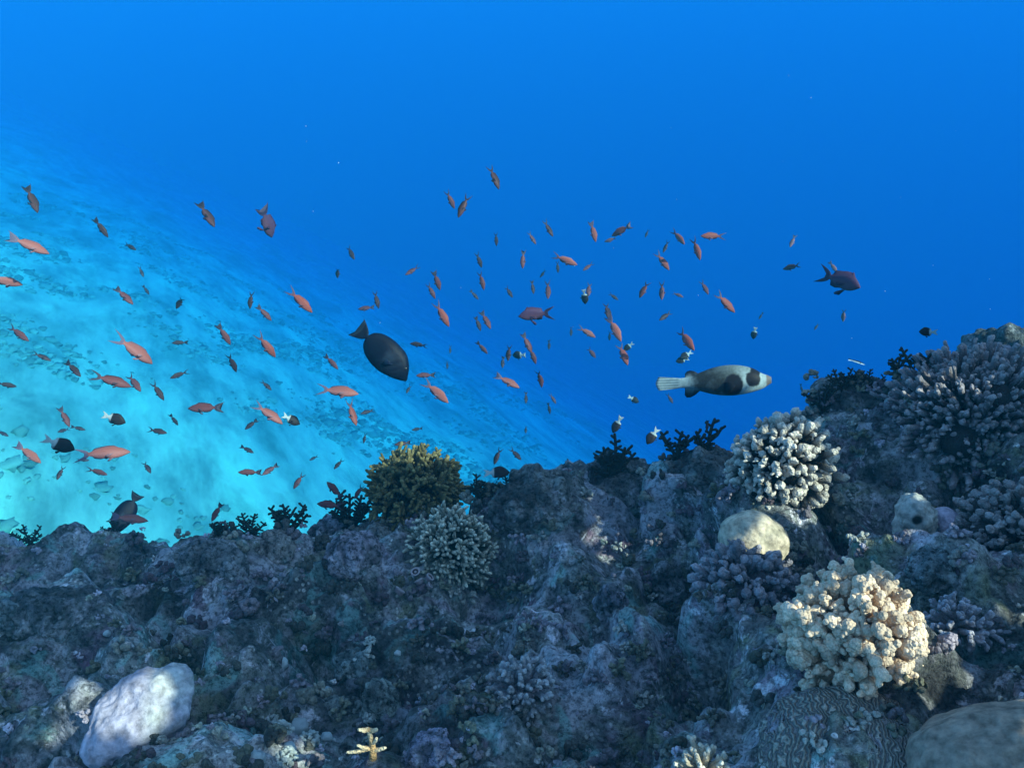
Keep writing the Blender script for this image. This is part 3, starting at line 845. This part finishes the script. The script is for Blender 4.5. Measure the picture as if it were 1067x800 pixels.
def fish_mesh(name, top, bot, wid, dorsal, anal, ped, tail_h, fork, colfn, bend=0.0, fins=(), ns=34, tail_flare=1.3, nring=9):
    """one continuous skin from snout to tail, unit length, nose at x=+0.5; s runs 0 (snout) to 1 (tail end)"""
    S = np.concatenate([np.linspace(0, ped, ns), np.linspace(ped, 1, 9)[1:]])
    V = []; C = []
    TH = np.concatenate([[0], np.linspace(10, 172, nring - 1)]) * math.pi / 180     # from back to belly on one side (0 = fin edge)
    for s in S:
        x = 0.5 - s
        if s <= ped:
            zt = float(smooth_interp(np.array([s]), top)[0]); zb = float(smooth_interp(np.array([s]), bot)[0]); w = max(float(smooth_interp(np.array([s]), wid)[0]), 0.003)
            k = 0.0
        else:
            k = (s - ped) / (1 - ped)
            zp, zq = float(smooth_interp(np.array([ped]), top)[0]), float(smooth_interp(np.array([ped]), bot)[0])
            g = k**(1 / tail_flare)
            zt = zp + (tail_h - zp) * g; zb = zq + (-tail_h - zq) * g
            w = max(float(smooth_interp(np.array([ped]), wid)[0]) * (1 - k) ** 2, 0.004)
        df = float(interp(s, dorsal)) if s <= ped else 0; af = float(interp(s, anal)) if s <= ped else 0
        zc, hh = (zt + zb) / 2, max((zt - zb) / 2, 0.002)
        rv = [(0.0, zt + df)]
        side = [(w * math.sin(t)**0.8 if t > 0 else 0, zc + hh * math.cos(t)) for t in TH[1:]]
        rv += [(-y, z) for y, z in side] + [(0.0, zb - af)] + [(y, z) for y, z in reversed(side)]
        for y, z in rv:
            xx = x
            sweep = 0.0
            if k > 0:
                fr = min(abs(z) / max(tail_h, 1e-4), 1.0)
                xx = (0.5 - ped) - (1 - ped) * k * (1 - fork * (1 - fr**1.4))
            if (df > 0.004 and z > zt + 1e-5) or (af > 0.004 and z < zb - 1e-5):
                xx -= 0.5 * (df if z > 0 else af)
            V.append((xx, y, z)); C.append((xx, y, z, k, (z - zb) / max(zt - zb, 1e-4), 1.0 if (z > zt + .004 or z < zb - .004) else 0.0))
    ring_n = 2 * nring
    F = []
    n = len(S)
    for i in range(n - 1):
        for j in range(ring_n):
            a = i * ring_n + j; b = i * ring_n + (j + 1) % ring_n
            F.append((a, a + ring_n, b + ring_n, b))
    F.append(tuple(range(ring_n))); F.append(tuple(reversed(range((n - 1) * ring_n, n * ring_n))))
    V = [np.array(v) for v in V]
    # paired fins: small fans with thickness, rooted in the side of the body
    for (fx, fz, fy, ln, ht, ax, drop, out) in fins:
        for sg in (-1, 1):
            b0 = len(V); m = 6
            for th in (0.004, -0.004):
                for q in range(m):
                    al = (q / (m - 1) - .5) * 1.5
                    for rr in (0.05, 1.0):
                        d = np.array([-math.cos(al) * ln * rr, 0, math.sin(al) * ht * rr])
                        ca, sa = math.cos(ax), math.sin(ax)
                        d = np.array([d[0] * ca - d[2] * sa, 0, d[0] * sa + d[2] * ca])
                        pt = np.array([fx, sg * fy, fz]) + d + np.array([0, sg * (out * rr * ln) + th * (1.1 - rr), -drop * rr])
                        V.append(pt); C.append((pt[0], pt[1], pt[2], 0, 0.5, 1.0))
            for l in range(2):
                for q in range(m - 1):
                    o = b0 + l * 2 * m + 2 * q
                    F.append((o, o + 1, o + 3, o + 2) if l else (o, o + 2, o + 3, o + 1))
            for q in range(m - 1):
                o, o2 = b0 + 2 * q, b0 + 2 * m + 2 * q
                F.append((o + 1, o + 3, o2 + 3, o2 + 1))
            F.append((b0, b0 + 1, b0 + 2 * m + 1, b0 + 2 * m)); e = b0 + 2 * (m - 1); F.append((e, e + 2 * m, e + 2 * m + 1, e + 1))
    V = np.array(V); C = np.array(C)
    col = colfn(C)
    if bend:
        t = np.clip(0.35 - V[:, 0], 0, 1); ang = bend * t
        V = V.copy(); V[:, 1] += bend * t**2 * 0.9; V[:, 0] += 0.25 * bend**2 * t**2
    return mesh_of(name, V, F, M_SKIN, True, col)

def lerp(a, b, k): return np.array(a) * (1 - k[:, None]) + np.array(b) * k[:, None]

def col_two(back, belly, fin, tail):
    def f(C):
        c = lerp(belly, back, sstep(0.25, 0.75, C[:, 4]))
        c = np.where(C[:, 3:4] > 0.05, lerp(back, tail, sstep(0.05, 0.4, C[:, 3])), c)
        return np.where(C[:, 5:6] > 0.5, np.array(fin), c)
    return f

ANT = dict(top=[(0, .005), (.06, .045), (.15, .086), (.28, .110), (.42, .102), (.56, .070), (.66, .044), (.72, .036)],
           bot=[(0, -.012), (.06, -.042), (.15, -.080), (.28, -.106), (.42, -.098), (.56, -.064), (.66, -.040), (.72, -.034)],
           wid=[(0, .010), (.06, .036), (.15, .056), (.28, .064), (.42, .055), (.56, .034), (.66, .017), (.72, .011)],
           dorsal=[(0, 0), (.2, 0), (.26, .034), (.45, .038), (.60, .046), (.66, .010), (.70, 0), (1, 0)],
           anal=[(0, 0), (.44, 0), (.50, .034), (.60, .040), (.66, .008), (.70, 0), (1, 0)], ped=.72, tail_h=.14, fork=.82,
           fins=[(.20, -.02, .055, .15, .045, .25, .02, .30), (.20, -.095, .018, .11, .028, .35, .015, .10)])
CHR = dict(top=[(0, .01), (.08, .10), (.2, .19), (.36, .22), (.5, .18), (.64, .09), (.74, .055)],
           bot=[(0, -.02), (.08, -.10), (.2, -.18), (.36, -.21), (.5, -.17), (.64, -.085), (.74, -.05)],
           wid=[(0, .015), (.08, .06), (.2, .085), (.36, .085), (.5, .065), (.64, .03), (.74, .016)],
           dorsal=[(0, 0), (.18, 0), (.26, .035), (.5, .045), (.60, .07), (.66, .01), (.72, 0), (1, 0)],
           anal=[(0, 0), (.42, 0), (.52, .06), (.6, .07), (.66, .01), (.72, 0), (1, 0)], ped=.74, tail_h=.16, fork=.5,
           fins=[(.18, -.02, .075, .15, .06, .25, .02, .35), (.16, -.18, .02, .14, .04, .6, .03, .1)])
MALE = dict(top=[(0, .005), (.06, .06), (.15, .125), (.28, .165), (.42, .150), (.56, .095), (.66, .052), (.72, .044)],
           bot=[(0, -.014), (.06, -.06), (.15, -.115), (.28, -.150), (.42, -.140), (.56, -.085), (.66, -.048), (.72, -.042)],
           wid=ANT['wid'], dorsal=[(0, 0), (.18, 0), (.22, .10), (.25, .055), (.45, .055), (.60, .085), (.66, .02), (.70, 0), (1, 0)],
           anal=[(0, 0), (.42, 0), (.50, .06), (.60, .085), (.66, .012), (.70, 0), (1, 0)], ped=.70, tail_h=.20, fork=.72,
           fins=[(.20, -.02, .058, .18, .07, .25, .02, .35), (.20, -.13, .020, .20, .05, .55, .05, .12)])
WRA = dict(top=[(0, .004), (.1, .05), (.3, .075), (.6, .06), (.8, .04)], bot=[(0, -.008), (.1, -.045), (.3, -.07), (.6, -.055), (.8, -.036)],
           wid=[(0, .01), (.1, .035), (.3, .05), (.6, .035), (.8, .014)], dorsal=[(0, 0), (.25, 0), (.3, .02), (.7, .02), (.76, 0), (1, 0)],
           anal=[(0, 0), (.5, 0), (.55, .018), (.7, .018), (.76, 0), (1, 0)], ped=.8, tail_h=.07, fork=.1, fins=[(.25, 0, .045, .1, .03, .2, .01, .3)])
SUR = dict(top=[(0, -.045), (.03, .0), (.09, .085), (.2, .165), (.38, .200), (.55, .188), (.68, .140), (.76, .085), (.80, .032)],
           bot=[(0, -.075), (.03, -.095), (.09, -.13), (.2, -.180), (.38, -.205), (.55, -.190), (.68, -.140), (.76, -.082), (.80, -.032)],
           wid=[(0, .012), (.05, .035), (.15, .06), (.3, .07), (.5, .06), (.68, .03), (.80, .014)],
           dorsal=[(0, 0), (.12, 0), (.2, .02), (.5, .025), (.68, .03), (.76, .02), (.80, 0), (1, 0)], anal=[(0, 0), (.25, 0), (.35, .02), (.68, .03), (.76, .02), (.80, 0), (1, 0)],
           ped=.80, tail_h=.155, fork=.35, fins=[(.22, -.02, .06, .13, .06, .3, .02, .4)])
PUF = dict(top=[(0, .028), (.03, .045), (.07, .060), (.14, .105), (.24, .138), (.38, .150), (.52, .128), (.64, .085), (.74, .052), (.80, .046)],
           bot=[(0, -.028), (.03, -.045), (.07, -.070), (.14, -.095), (.24, -.118), (.38, -.128), (.52, -.110), (.64, -.075), (.74, -.048), (.80, -.044)],
           wid=[(0, .026), (.03, .035), (.07, .050), (.14, .082), (.24, .105), (.38, .115), (.52, .095), (.64, .06), (.74, .034), (.80, .024)],
           dorsal=[(0, 0), (.64, 0), (.66, .03), (.69, .047), (.715, .048), (.74, .034), (.76, 0), (1, 0)], anal=[(0, 0), (.63, 0), (.65, .04), (.68, .072), (.71, .080), (.735, .062), (.76, 0), (1, 0)],
           ped=.80, tail_h=.064, fork=-.14, fins=[(.20, -.025, .098, .10, .085, .2, .01, .35)])

def col_chromis(C):
    k = sstep(-.065, -.045, -C[:, 0] - .0)                 # dark in front, white behind
    front = np.array((0.020, 0.018, 0.020)); rear = np.array((0.34, 0.38, 0.36))
    return lerp(front, rear, sstep(0.07, 0.09, -C[:, 0] + 0.0))
def col_wrasse(C):
    k = sstep(.5, .58, C[:, 4]) * sstep(.95, .85, C[:, 4])
    c = lerp((0.75, 0.80, 0.85), (0.01, 0.01, 0.02), sstep(.40, .5, C[:, 4]))
    return c
def col_surgeon(C):
    c = np.repeat(np.array([[0.002, 0.004, 0.012]]), len(C), 0)
    k = sstep(0.10, 0.05, np.hypot(C[:, 0] - .10, C[:, 2] - .02))
    c = c * (1 - k[:, None]) + np.array((0.010, 0.017, 0.030)) * k[:, None]
    ln = (.5 + .5 * np.sin(C[:, 0] * 70 + C[:, 2] * 50)) * sstep(.0, .12, C[:, 0]) * sstep(.42, .3, C[:, 0])
    c = c + np.array((.006, .008, .009)) * ln[:, None]
    c = np.where(C[:, 5:6] > .5, np.array((0.006, 0.012, 0.030)), c)
    t = sstep(.75, .95, C[:, 3])
    return c * (1 - t[:, None]) + np.array((0.012, 0.02, 0.03)) * t[:, None]
def col_puffer(C):
    x, y, z = C[:, 0], C[:, 1], C[:, 2]
    p = C[:, :3]
    n = fbm(p, 14, 3, 2); n2 = noise(p * 60, 5)
    pale = np.array((0.31, 0.40, 0.40)); grey = np.array((0.032, 0.038, 0.036)); black = np.array((0.012, 0.014, 0.018))
    body = sstep(.27, .15, x + .06 * n) * sstep(-.32, -.12, x + .05 * n)
    c = lerp(pale * .9, grey, np.clip(body * (.97 + .25 * n), 0, 1))  # grey back is its own colour, shade on the belly painted in alike
    k = sstep(-.04, .16, x) * sstep(.02, .13, z + .06 * n) * .75            # lighter shoulders
    c = lerp_rows(c, np.array((0.13, 0.17, 0.165)), k)
    c = c * (1 - .55 * np.clip(n2, 0, 1) + .25 * np.clip(-n2, 0, 1))[:, None]
    patch = sstep(1.10, .90, np.hypot((x - .168 - .15 * z) / .086, (z + .038) / .096) + .22 * n + .10 * n2)
    c = lerp_rows(c, black, patch)
    d1 = np.hypot((x - .338) / .060, (z - .016) / .070)
    bx = .335 + .25 * (z - .02)
    mask = np.maximum(sstep(1.12, .88, d1 + .18 * n + .08 * n2), sstep(.058, .040, np.abs(x - bx) + .03 * n + .006 * n2) * sstep(.0, .03, z))
    c = lerp_rows(c, black, mask)
    lips = sstep(.448, .462, x)
    c = lerp_rows(c, np.array((0.15, 0.13, 0.12)), lips)
    rays = (C[:, 3] > .1) * (.5 + .5 * np.sin(z * 260)) * .75
    c = lerp_rows(c, np.array((0.06, 0.10, 0.12)), rays)
    fins = (C[:, 5] > .5) & (x < 0)
    c = np.where(fins[:, None], black * 2.0, c)
    return np.clip(c, .008, .9)
def lerp_rows(c, b, k): return c * (1 - k[:, None]) + np.asarray(b) * k[:, None]

BENDS = {0: 0.0, 1: 0.22, -1: -0.22, 2: 0.55, -2: -0.55}
ORANGE = col_two((0.21, 0.058, 0.046), (0.26, 0.085, 0.072), (0.17, 0.08, 0.085), (0.09, 0.07, 0.10))
RUSTY = col_two((0.125, 0.042, 0.042), (0.165, 0.062, 0.064), (0.06, 0.04, 0.05), (0.045, 0.04, 0.055))
SHADED = col_two((0.040, 0.026, 0.030), (0.085, 0.045, 0.05), (0.025, 0.025, 0.03), (0.025, 0.025, 0.035))  # same fish in shade and at distance, dimness painted into its colour
PURPLE = col_two((0.070, 0.036, 0.070), (0.105, 0.050, 0.075), (0.05, 0.025, 0.055), (0.035, 0.025, 0.05))
PALE = col_two((0.25, 0.084, 0.068), (0.31, 0.12, 0.105), (0.24, 0.13, 0.14), (0.11, 0.09, 0.13))
FISH = {}
for b, v in BENDS.items():
    FISH['A', b] = fish_mesh('orange_fish', colfn=ORANGE, bend=v, **ANT)
    FISH['O', b] = fish_mesh('pale_orange_fish', colfn=PALE, bend=v, **ANT)
    FISH['B', b] = fish_mesh('rusty_fish', colfn=RUSTY, bend=v, **ANT)
    FISH['D', b] = fish_mesh('shaded_fish', colfn=SHADED, bend=v, **ANT)
for b in (0, 1, -1):
    FISH['M', b] = fish_mesh('purple_fish', colfn=PURPLE, bend=BENDS[b] , **MALE)
    FISH['C', b] = fish_mesh('black_white_fish', colfn=col_chromis, bend=BENDS[b] * .7, **CHR)
FISH['W', 1] = fish_mesh('wrasse', colfn=col_wrasse, bend=.25, **WRA)
FISH['S', 0] = fish_mesh('surgeonfish', colfn=col_surgeon, ns=60, **SUR)
FISH['P', 0] = fish_mesh('pufferfish', colfn=col_puffer, ns=170, nring=40, **PUF)

REAL = {'A': .085, 'B': .080, 'D': .072, 'M': .115, 'C': .062, 'W': .07, 'S': .20, 'P': .265}
EYE_AT = {'A': (.385, .038, .022, .022), 'B': (.385, .038, .022, .022), 'D': (.385, .038, .022, .022), 'M': (.385, .040, .022, .022), 'C': (.37, .062, .03, .03), 'W': (.40, .035, .01, .014),
          'S': (.375, .055, .06, .012), 'P': (.345, .078, .040, .017)}
ev, ef = _ICO[3]
def eye_col(p):
    k = sstep(.72, .82, np.abs(p[:, 1]))[:, None]
    return np.array((0.16, 0.13, 0.10)) * (1 - k) + np.array((0.006, 0.006, 0.008)) * k
M_EYE = skin_material('fish_eye', 0.15, 0.5, 5.0, 0.02, 0.02, 0.0005)
EYE = mesh_of('eye', ev, ef, M_EYE, True, eye_col(ev))

# type, px, py, length in px, heading in degrees (0 right, 90 down), bend, roll about the heading
# the school: every fish the photograph shows
SCHOOL = [
 ('A',29,255,42,27,0), ('A',3,293,36,12,0), ('D',33,207,30,75,0), ('D',105,237,24,60,0), ('D',135,257,14,30,0), ('D',147,283,12,70,0), ('B',129,308,25,48,0), ('D',152,302,12,60,0),
 ('D',215,223,30,62,0), ('D',261,312,20,95,1), ('B',18,347,26,40,0), ('D',188,314,18,120,2), ('B',233,348,26,60,0), ('A',140,364,46,42,0), ('D',43,371,20,30,0), ('D',76,384,22,50,0),
 ('B',115,396,42,20,1), ('B',139,398,24,55,0), ('D',164,407,24,58,1), ('D',188,357,17,178,0), ('D',187,390,20,155,0), ('D',242,377,23,70,0), ('B',67,434,24,65,0), ('D',81,446,15,15,0), ('D',67,448,13,160,0),
 ('C',118,436,25,20,0), ('C',61,463,32,20,0), ('D',181,437,15,55,0), ('D',163,449,21,12,0), ('B',215,425,36,178,0), ('A',29,472,32,40,0), ('A',106,472,54,-3,0), ('B',101,491,21,20,0), ('D',153,486,16,60,1),
 ('D',63,492,17,110,0), ('D',2,451,14,30,0), ('D',262,442,17,140,0), ('D',257,468,16,28,0), ('B',261,492,25,180,0), ('B',282,489,20,145,0), ('B',311,501,19,120,0), ('B',349,511,25,227,0), ('B',344,526,27,186,0),
 ('B',374,512,18,120,0), ('D',420,462,18,172,0), ('D',435,447,12,170,0), ('D',380,456,12,100,0), ('D',383,429,15,165,0), ('D',327,477,10,150,0), ('D',353,483,15,130,0), ('D',277,401,16,45,0), ('A',277,360,31,52,0),
 ('B',345,377,21,48,0), ('A',351,407,45,9,0), ('A',279,430,38,38,0), ('C',303,437,21,28,0), ('A',366,430,29,68,-2), ('S',399,367,76,44,0), ('D',437,359,20,186,0), ('B',444,391,21,178,0), ('A',454,408,35,42,0),
 ('D',426,405,11,120,0), ('D',469,364,9,90,0), ('D',466,380,9,90,0), ('B',502,362,18,48,0), ('D',498,337,17,70,0), ('B',506,333,22,62,0), ('M',278,231,34,75,0), ('D',365,263,17,62,0), ('D',352,283,14,95,2),
 ('A',312,313,36,45,0), ('B',275,326,22,48,0), ('B',469,208,21,65,0), ('D',483,214,28,115,-1), ('B',430,282,18,150,1), ('B',455,292,22,72,0), ('B',449,303,19,62,0), ('A',460,327,31,60,0), ('D',499,271,17,70,0),
 ('B',502,292,21,78,0), ('D',494,307,14,48,0), ('D',392,312,20,75,2), ('B',382,321,18,172,0), ('D',515,184,28,70,1), ('D',517,249,15,88,0), ('B',554,248,16,55,0), ('D',571,238,20,58,0), ('B',545,270,20,93,0),
 ('A',588,271,29,20,0), ('A',613,278,14,145,0), ('A',618,241,23,75,0), ('A',648,240,24,150,0), ('A',637,250,15,165,0), ('D',674,243,10,110,0), ('D',694,257,14,115,0), ('A',690,272,24,52,0), ('A',671,301,21,115,1),
 ('B',690,303,19,92,0), ('D',581,278,13,85,0), ('D',566,285,11,130,0), ('D',555,299,15,82,0), ('B',571,302,19,90,0), ('C',609,309,16,82,0), ('B',614,301,17,100,0), ('D',639,309,13,35,0), ('D',530,304,15,55,0),
 ('M',559,327,38,172,1), ('A',640,342,31,62,0), ('D',633,323,20,80,0), ('A',611,346,22,30,0), ('D',595,345,11,90,0), ('B',616,367,15,52,0), ('B',549,357,24,66,0), ('B',555,370,20,70,0), ('D',530,367,19,95,1), ('D',524,377,13,95,0),
 ('C',541,370,14,180,0), ('D',572,359,11,90,0), ('B',563,393,22,82,-2), ('A',528,397,30,28,0), ('D',548,414,13,90,0), ('D',572,425,13,80,0), ('B',576,415,13,60,0), ('D',548,447,9,95,0), ('D',518,475,19,110,0),
 ('D',537,473,17,45,0), ('C',517,492,28,0,0), ('D',635,350,10,90,0), ('A',649,368,27,68,0), ('C',655,361,13,140,0), ('A',714,353,30,52,0), ('C',715,370,14,152,0), ('C',711,375,14,165,0), ('C',660,416,13,30,0),
 ('C',643,442,20,118,0), ('C',680,454,21,125,0), ('B',698,415,12,60,0), ('D',694,329,17,145,0), ('A',707,247,20,50,0), ('A',726,259,25,72,0), ('A',743,246,25,180,0), ('A',706,307,13,25,0), ('B',734,299,18,62,0),
 ('A',755,315,30,45,0), ('D',793,329,9,120,0), ('C',786,347,13,100,0), ('A',826,251,14,110,0), ('B',826,278,20,165,0), ('M',875,292,42,20,0), ('A',868,278,15,55,0), ('D',851,340,9,120,0), ('A',879,328,15,92,0),
 ('W',893,377,16,22,1), ('D',835,404,10,80,0), ('D',846,417,12,185,0), ('C',967,346,17,183,0), ('S',131,534,46,118,0), ('A',134,540,38,8,0), ('B',226,533,22,115,0), ('D',240,546,10,15,0), ('D',737,443,12,95,0),
 ('D',86,479,13,5,0), ('D',6,401,20,10,0), ('P',744,398,114,-2,0),
]
FRONT = {(344, 526): 2.02, (349, 511): 2.05, (374, 512): 2.05, (226, 533): 2.1, (134, 540): 2.0, (131, 534): 2.55, (420, 462): 2.4, (846, 417): 1.85, (737, 443): 1.85, (240, 546): 2.1, (967, 346): 1.75, (351, 407): 2.1, (106, 472): 2.05, (140, 364): 2.1, (279, 430): 2.1, (29, 472): 2.2, (29, 255): 2.1, (3, 293): 2.2, (454, 408): 2.1, (115, 396): 2.1, (215, 425): 2.3, (517, 492): 1.9}

def fish_frame(px, py, L, ang, kind, roll, yaw):
    th = math.radians(ang)
    real = REAL[kind]
    t = FRONT.get((px, py), real * FPX / L)
    if t > 6.5: t = 6.5
    size = L * t / FPX
    pos = P(px, py, t)
    # heading in the plane square to the line of sight, turned a little towards or away from the camera
    f = pos / np.linalg.norm(pos)
    r = CAM_R - f * (CAM_R @ f); r /= np.linalg.norm(r); u = np.cross(r, f)
    h = (math.cos(th) * r - math.sin(th) * u) * math.cos(yaw) + f * math.sin(yaw)
    # back of the fish: the side nearest to straight up
    bk = math.sin(th) * r + math.cos(th) * u if math.cos(th) >= -0.01 else -math.sin(th) * r - math.cos(th) * u
    bk = bk - h * (bk @ h); bk /= np.linalg.norm(bk)
    sd = np.cross(bk, h)
    c, s = math.cos(roll), math.sin(roll)
    bk2 = bk * c + sd * s; sd2 = np.cross(bk2, h)
    M = Matrix(((h[0], sd2[0], bk2[0], pos[0]), (h[1], sd2[1], bk2[1], pos[1]), (h[2], sd2[2], bk2[2], pos[2]), (0, 0, 0, 1)))
    return M, size / math.cos(yaw), t

LANDMARK = [((399, 367), 'the black surgeonfish'), ((744, 398), 'the pufferfish'), ((106, 472), 'the biggest orange fish'), ((559, 327), 'the left facing purple fish'), ((875, 292), 'the right facing purple fish'),
            ((432, 495), 'the olive bush'), ((278, 231), 'the greenish purple diver'), ((517, 492), 'the fish by the bush'), ((351, 407), 'the pale level fish'), ((140, 364), 'the plump diver'),
            ((714, 353), 'the red diver'), ((460, 327), 'the wide tailed diver'), ((215, 425), 'the purple brown fish'), ((588, 271), 'the high pale fish'), ((755, 315), 'the stout orange diver'), ((643, 442), 'the black white twins')]
LM_POS = {l[0] for l in LANDMARK}
SECT = ['right of', 'below right of', 'below', 'below left of', 'left of', 'above left of', 'above', 'above right of']
ORD = ['nearest', 'second', 'third', 'fourth', 'fifth', 'sixth', 'seventh', 'eighth', 'ninth', 'tenth', 'eleventh', 'twelfth']
def heading_word(a):
    a = a % 360
    for lo, hi, w in ((337, 361, 'swimming right'), (0, 24, 'swimming right'), (24, 66, 'slanting down right'), (66, 104, 'diving nose down'), (104, 160, 'slanting down left'), (160, 200, 'swimming left'), (200, 250, 'rising to the left')):
        if lo <= a < hi: return w
    return 'swimming up'
LOOK = {'A': 'orange fish', 'B': 'rusty fish', 'D': 'dark fish', 'C': 'black and white fish', 'M': 'purple fish', 'W': 'striped wrasse'}
own = {(399, 367): 'black oval surgeonfish heading down right among the orange fish', (744, 398): 'large pale pufferfish with black eye mask and black side patch',
       (106, 472): 'biggest orange fish, level and facing right over the bright sand', (559, 327): 'purple fish facing left with a long forked tail in the middle of the school',
       (875, 292): 'purple fish facing right with pointed dorsal fin, apart from the school', (278, 231): 'greenish purple fish diving nose down high over the sand',
       (517, 492): 'black fish with pale rear facing right beside the olive bush', (351, 407): 'pale orange fish swimming level just below left of the black surgeonfish',
       (140, 364): 'plump orange fish diving down right over the bright sand', (714, 353): 'red orange fish diving just above the pufferfish tail',
       (460, 327): 'orange fish with wide open forked tail above right of the black surgeonfish', (215, 425): 'dusky purple brown fish facing left over the bright sand',
       (588, 271): 'pale orange fish swimming right, high in the middle of the school', (755, 315): 'stout orange fish slanting down right, high above the pufferfish',
       (643, 442): 'black fish with white tail above the bushy dark coral, left of its twin', (893, 377): 'thin striped wrasse hovering just off the high crest',
       (131, 534): 'dark round fish with its tail up behind the left crest', (134, 540): 'orange fish passing in front of the dark round fish',
       (967, 346): 'black fish with pale tail hovering over the high crest', (680, 454): 'black fish with white tail beside the fern shaped corals, right of its twin'}
sector = {}
for k, (kd, px, py, L, a, b) in enumerate(SCHOOL):
    if (px, py) in own: continue
    bi = min(range(len(LANDMARK)), key=lambda i: math.hypot(px - LANDMARK[i][0][0], py - LANDMARK[i][0][1]))
    (lx, ly), nm = LANDMARK[bi]
    s = int(((math.degrees(math.atan2(py - ly, px - lx)) + 22.5) % 360) // 45)
    sector.setdefault((nm, s, LOOK[kd]), []).append((math.hypot(px - lx, py - ly), k))
lab = {}
for (nm, s, look), lst in sector.items():
    lst.sort()
    for i, (_, k) in enumerate(lst):
        kd, px, py, L, a, b = SCHOOL[k]
        sz = 'tiny ' if L < 13 else ('small ' if L < 20 else '')
        o = '' if len(lst) == 1 else ORD[i] + ' '
        lab[k] = f"{o}{sz}{look} {SECT[s]} {nm}, {heading_word(a)}"
NAMES = {'A': 'orange_fish', 'B': 'rusty_fish', 'D': 'shaded_fish', 'C': 'black_and_white_fish', 'M': 'purple_fish', 'W': 'striped_wrasse', 'S': 'surgeonfish', 'P': 'pufferfish'}
GROUP = {'A': 'orange fish of the school', 'B': 'rusty brown fish of the school', 'D': 'dark fish of the school', 'C': 'black and white fish', 'M': 'purple fish', 'S': 'dark surgeonfish'}
fr = random.Random(5)
for k, (kd, px, py, L, a, b) in enumerate(SCHOOL):
    yaw = 0.0 if kd in 'SP' else fr.uniform(-0.6, 0.6)
    roll = 0.0 if kd in 'SP' else fr.uniform(-0.5, 0.5)
    bb = b
    if b == 0 and kd in 'ABDMC': bb = fr.choice([0, 0, 1, -1])
    if (kd, bb) not in FISH: bb = b
    M, size, t = fish_frame(px, py, L, a, kd, roll, yaw)
    o = link(NAMES[kd], FISH['O' if kd == 'A' and (fr.random() < .35 or px < 150 or (px, py) in ((351, 407), (588, 271))) else kd, bb])
    o.matrix_world = M @ Matrix.Scale(size, 4)
    tag(o, own.get((px, py)) or lab[k], 'fish', GROUP.get(kd))
    if L >= 22:
        ex, ez, ey, er = EYE_AT[kd]
        for sg in (-1, 1):
            e = link('eye', EYE, o); e.location = (ex, sg * ey, ez); e.scale = (er, er * .6, er)

# rubble and small coral heads lying in drifts on the sand
def rubble():
    r = np.random.default_rng(12); iv, if_ = _ICO[2]; V = []; F = []; C = []; n = 0
    xs, ys = r.uniform(-16, 4, 60000), r.uniform(4, 30, 60000)
    k = fbm(np.stack([xs, ys, xs * 0 + 3], 1), 0.45, 4, 17)
    keep = (k + r.uniform(-.25, .25, 60000)) > .22
    xs, ys, k = xs[keep][:9000], ys[keep][:9000], k[keep][:9000]
    zs = sand_z(xs, ys) + sand_relief(xs, ys)
    for x, y, z, kk in zip(xs, ys, zs, k):
        sz = min(r.gamma(1.6, .014) + .012, .075) * (1 + max(kk, 0))
        v = iv * sz * np.array([r.uniform(.8, 1.6), r.uniform(.8, 1.6), r.uniform(.35, .8)])
        v = v * r.uniform(.55, 1.35, (len(v), 1)) + np.array([x, y, z])
        V.append(v); F.append(if_ + n); n += len(v)
        C.append(np.repeat((np.array((.17, .36, .26)) * r.uniform(.7, 1.6))[None], len(v), 0))
    o = link('seabed_rubble', mesh_of('seabed_rubble', np.concatenate(V), np.concatenate(F), M_CORAL, True, np.concatenate(C)))
    tag(o, 'dark coral rubble lying in drifts on the far sand', 'rubble', kind='stuff')
rubble()

# drifting specks
def specks():
    r = np.random.default_rng(3); iv, if_ = _ICO[2]; V = []; F = []
    for i in range(26):
        c = P(r.uniform(250, 1060), r.uniform(60, 430), r.uniform(0.8, 2.2))
        V.append(iv * r.uniform(.0003, .0008) + c); F.append(if_ + i * len(iv))
    m, nt, b = mat_new('speck', 0.8); b.inputs['Base Color'].default_value = (0.7, 0.75, 0.75, 1)
    o = link('floating_specks', mesh_of('floating_specks', np.concatenate(V), np.concatenate(F), m))
    tag(o, 'tiny pale specks drifting in the blue water', 'specks', kind='stuff')
specks()

# ------------------------------------------------------------------ the water itself
def build_water():
    x0, x1, y0, y1, z0, z1 = -95, 95, -34, 108, -49, 1.2
    V = [(x, y, z) for z in (z0, z1) for y in (y0, y1) for x in (x0, x1)]
    F = [(0, 2, 3, 1), (4, 5, 7, 6), (0, 1, 5, 4), (2, 6, 7, 3), (0, 4, 6, 2), (1, 3, 7, 5)]
    m = bpy.data.materials.new('sea_water'); m.use_nodes = True
    nt = m.node_tree; nt.nodes.clear()
    out = nt.nodes.new('ShaderNodeOutputMaterial'); v = nt.nodes.new('ShaderNodeVolumePrincipled')
    dens = 0.20
    v.inputs['Density'].default_value = dens
    v.inputs['Color'].default_value = (0.003, 0.0545, 0.076, 1)
    v.inputs['Absorption Color'].default_value = (0.07, 0.535, 0.862, 1)
    v.inputs['Anisotropy'].default_value = -0.08
    nt.links.new(v.outputs[0], out.inputs['Volume'])
    o = link('haze', mesh_of('haze', np.array(V, float), F, m, False))
    tag(o, kind='stuff')
build_water()
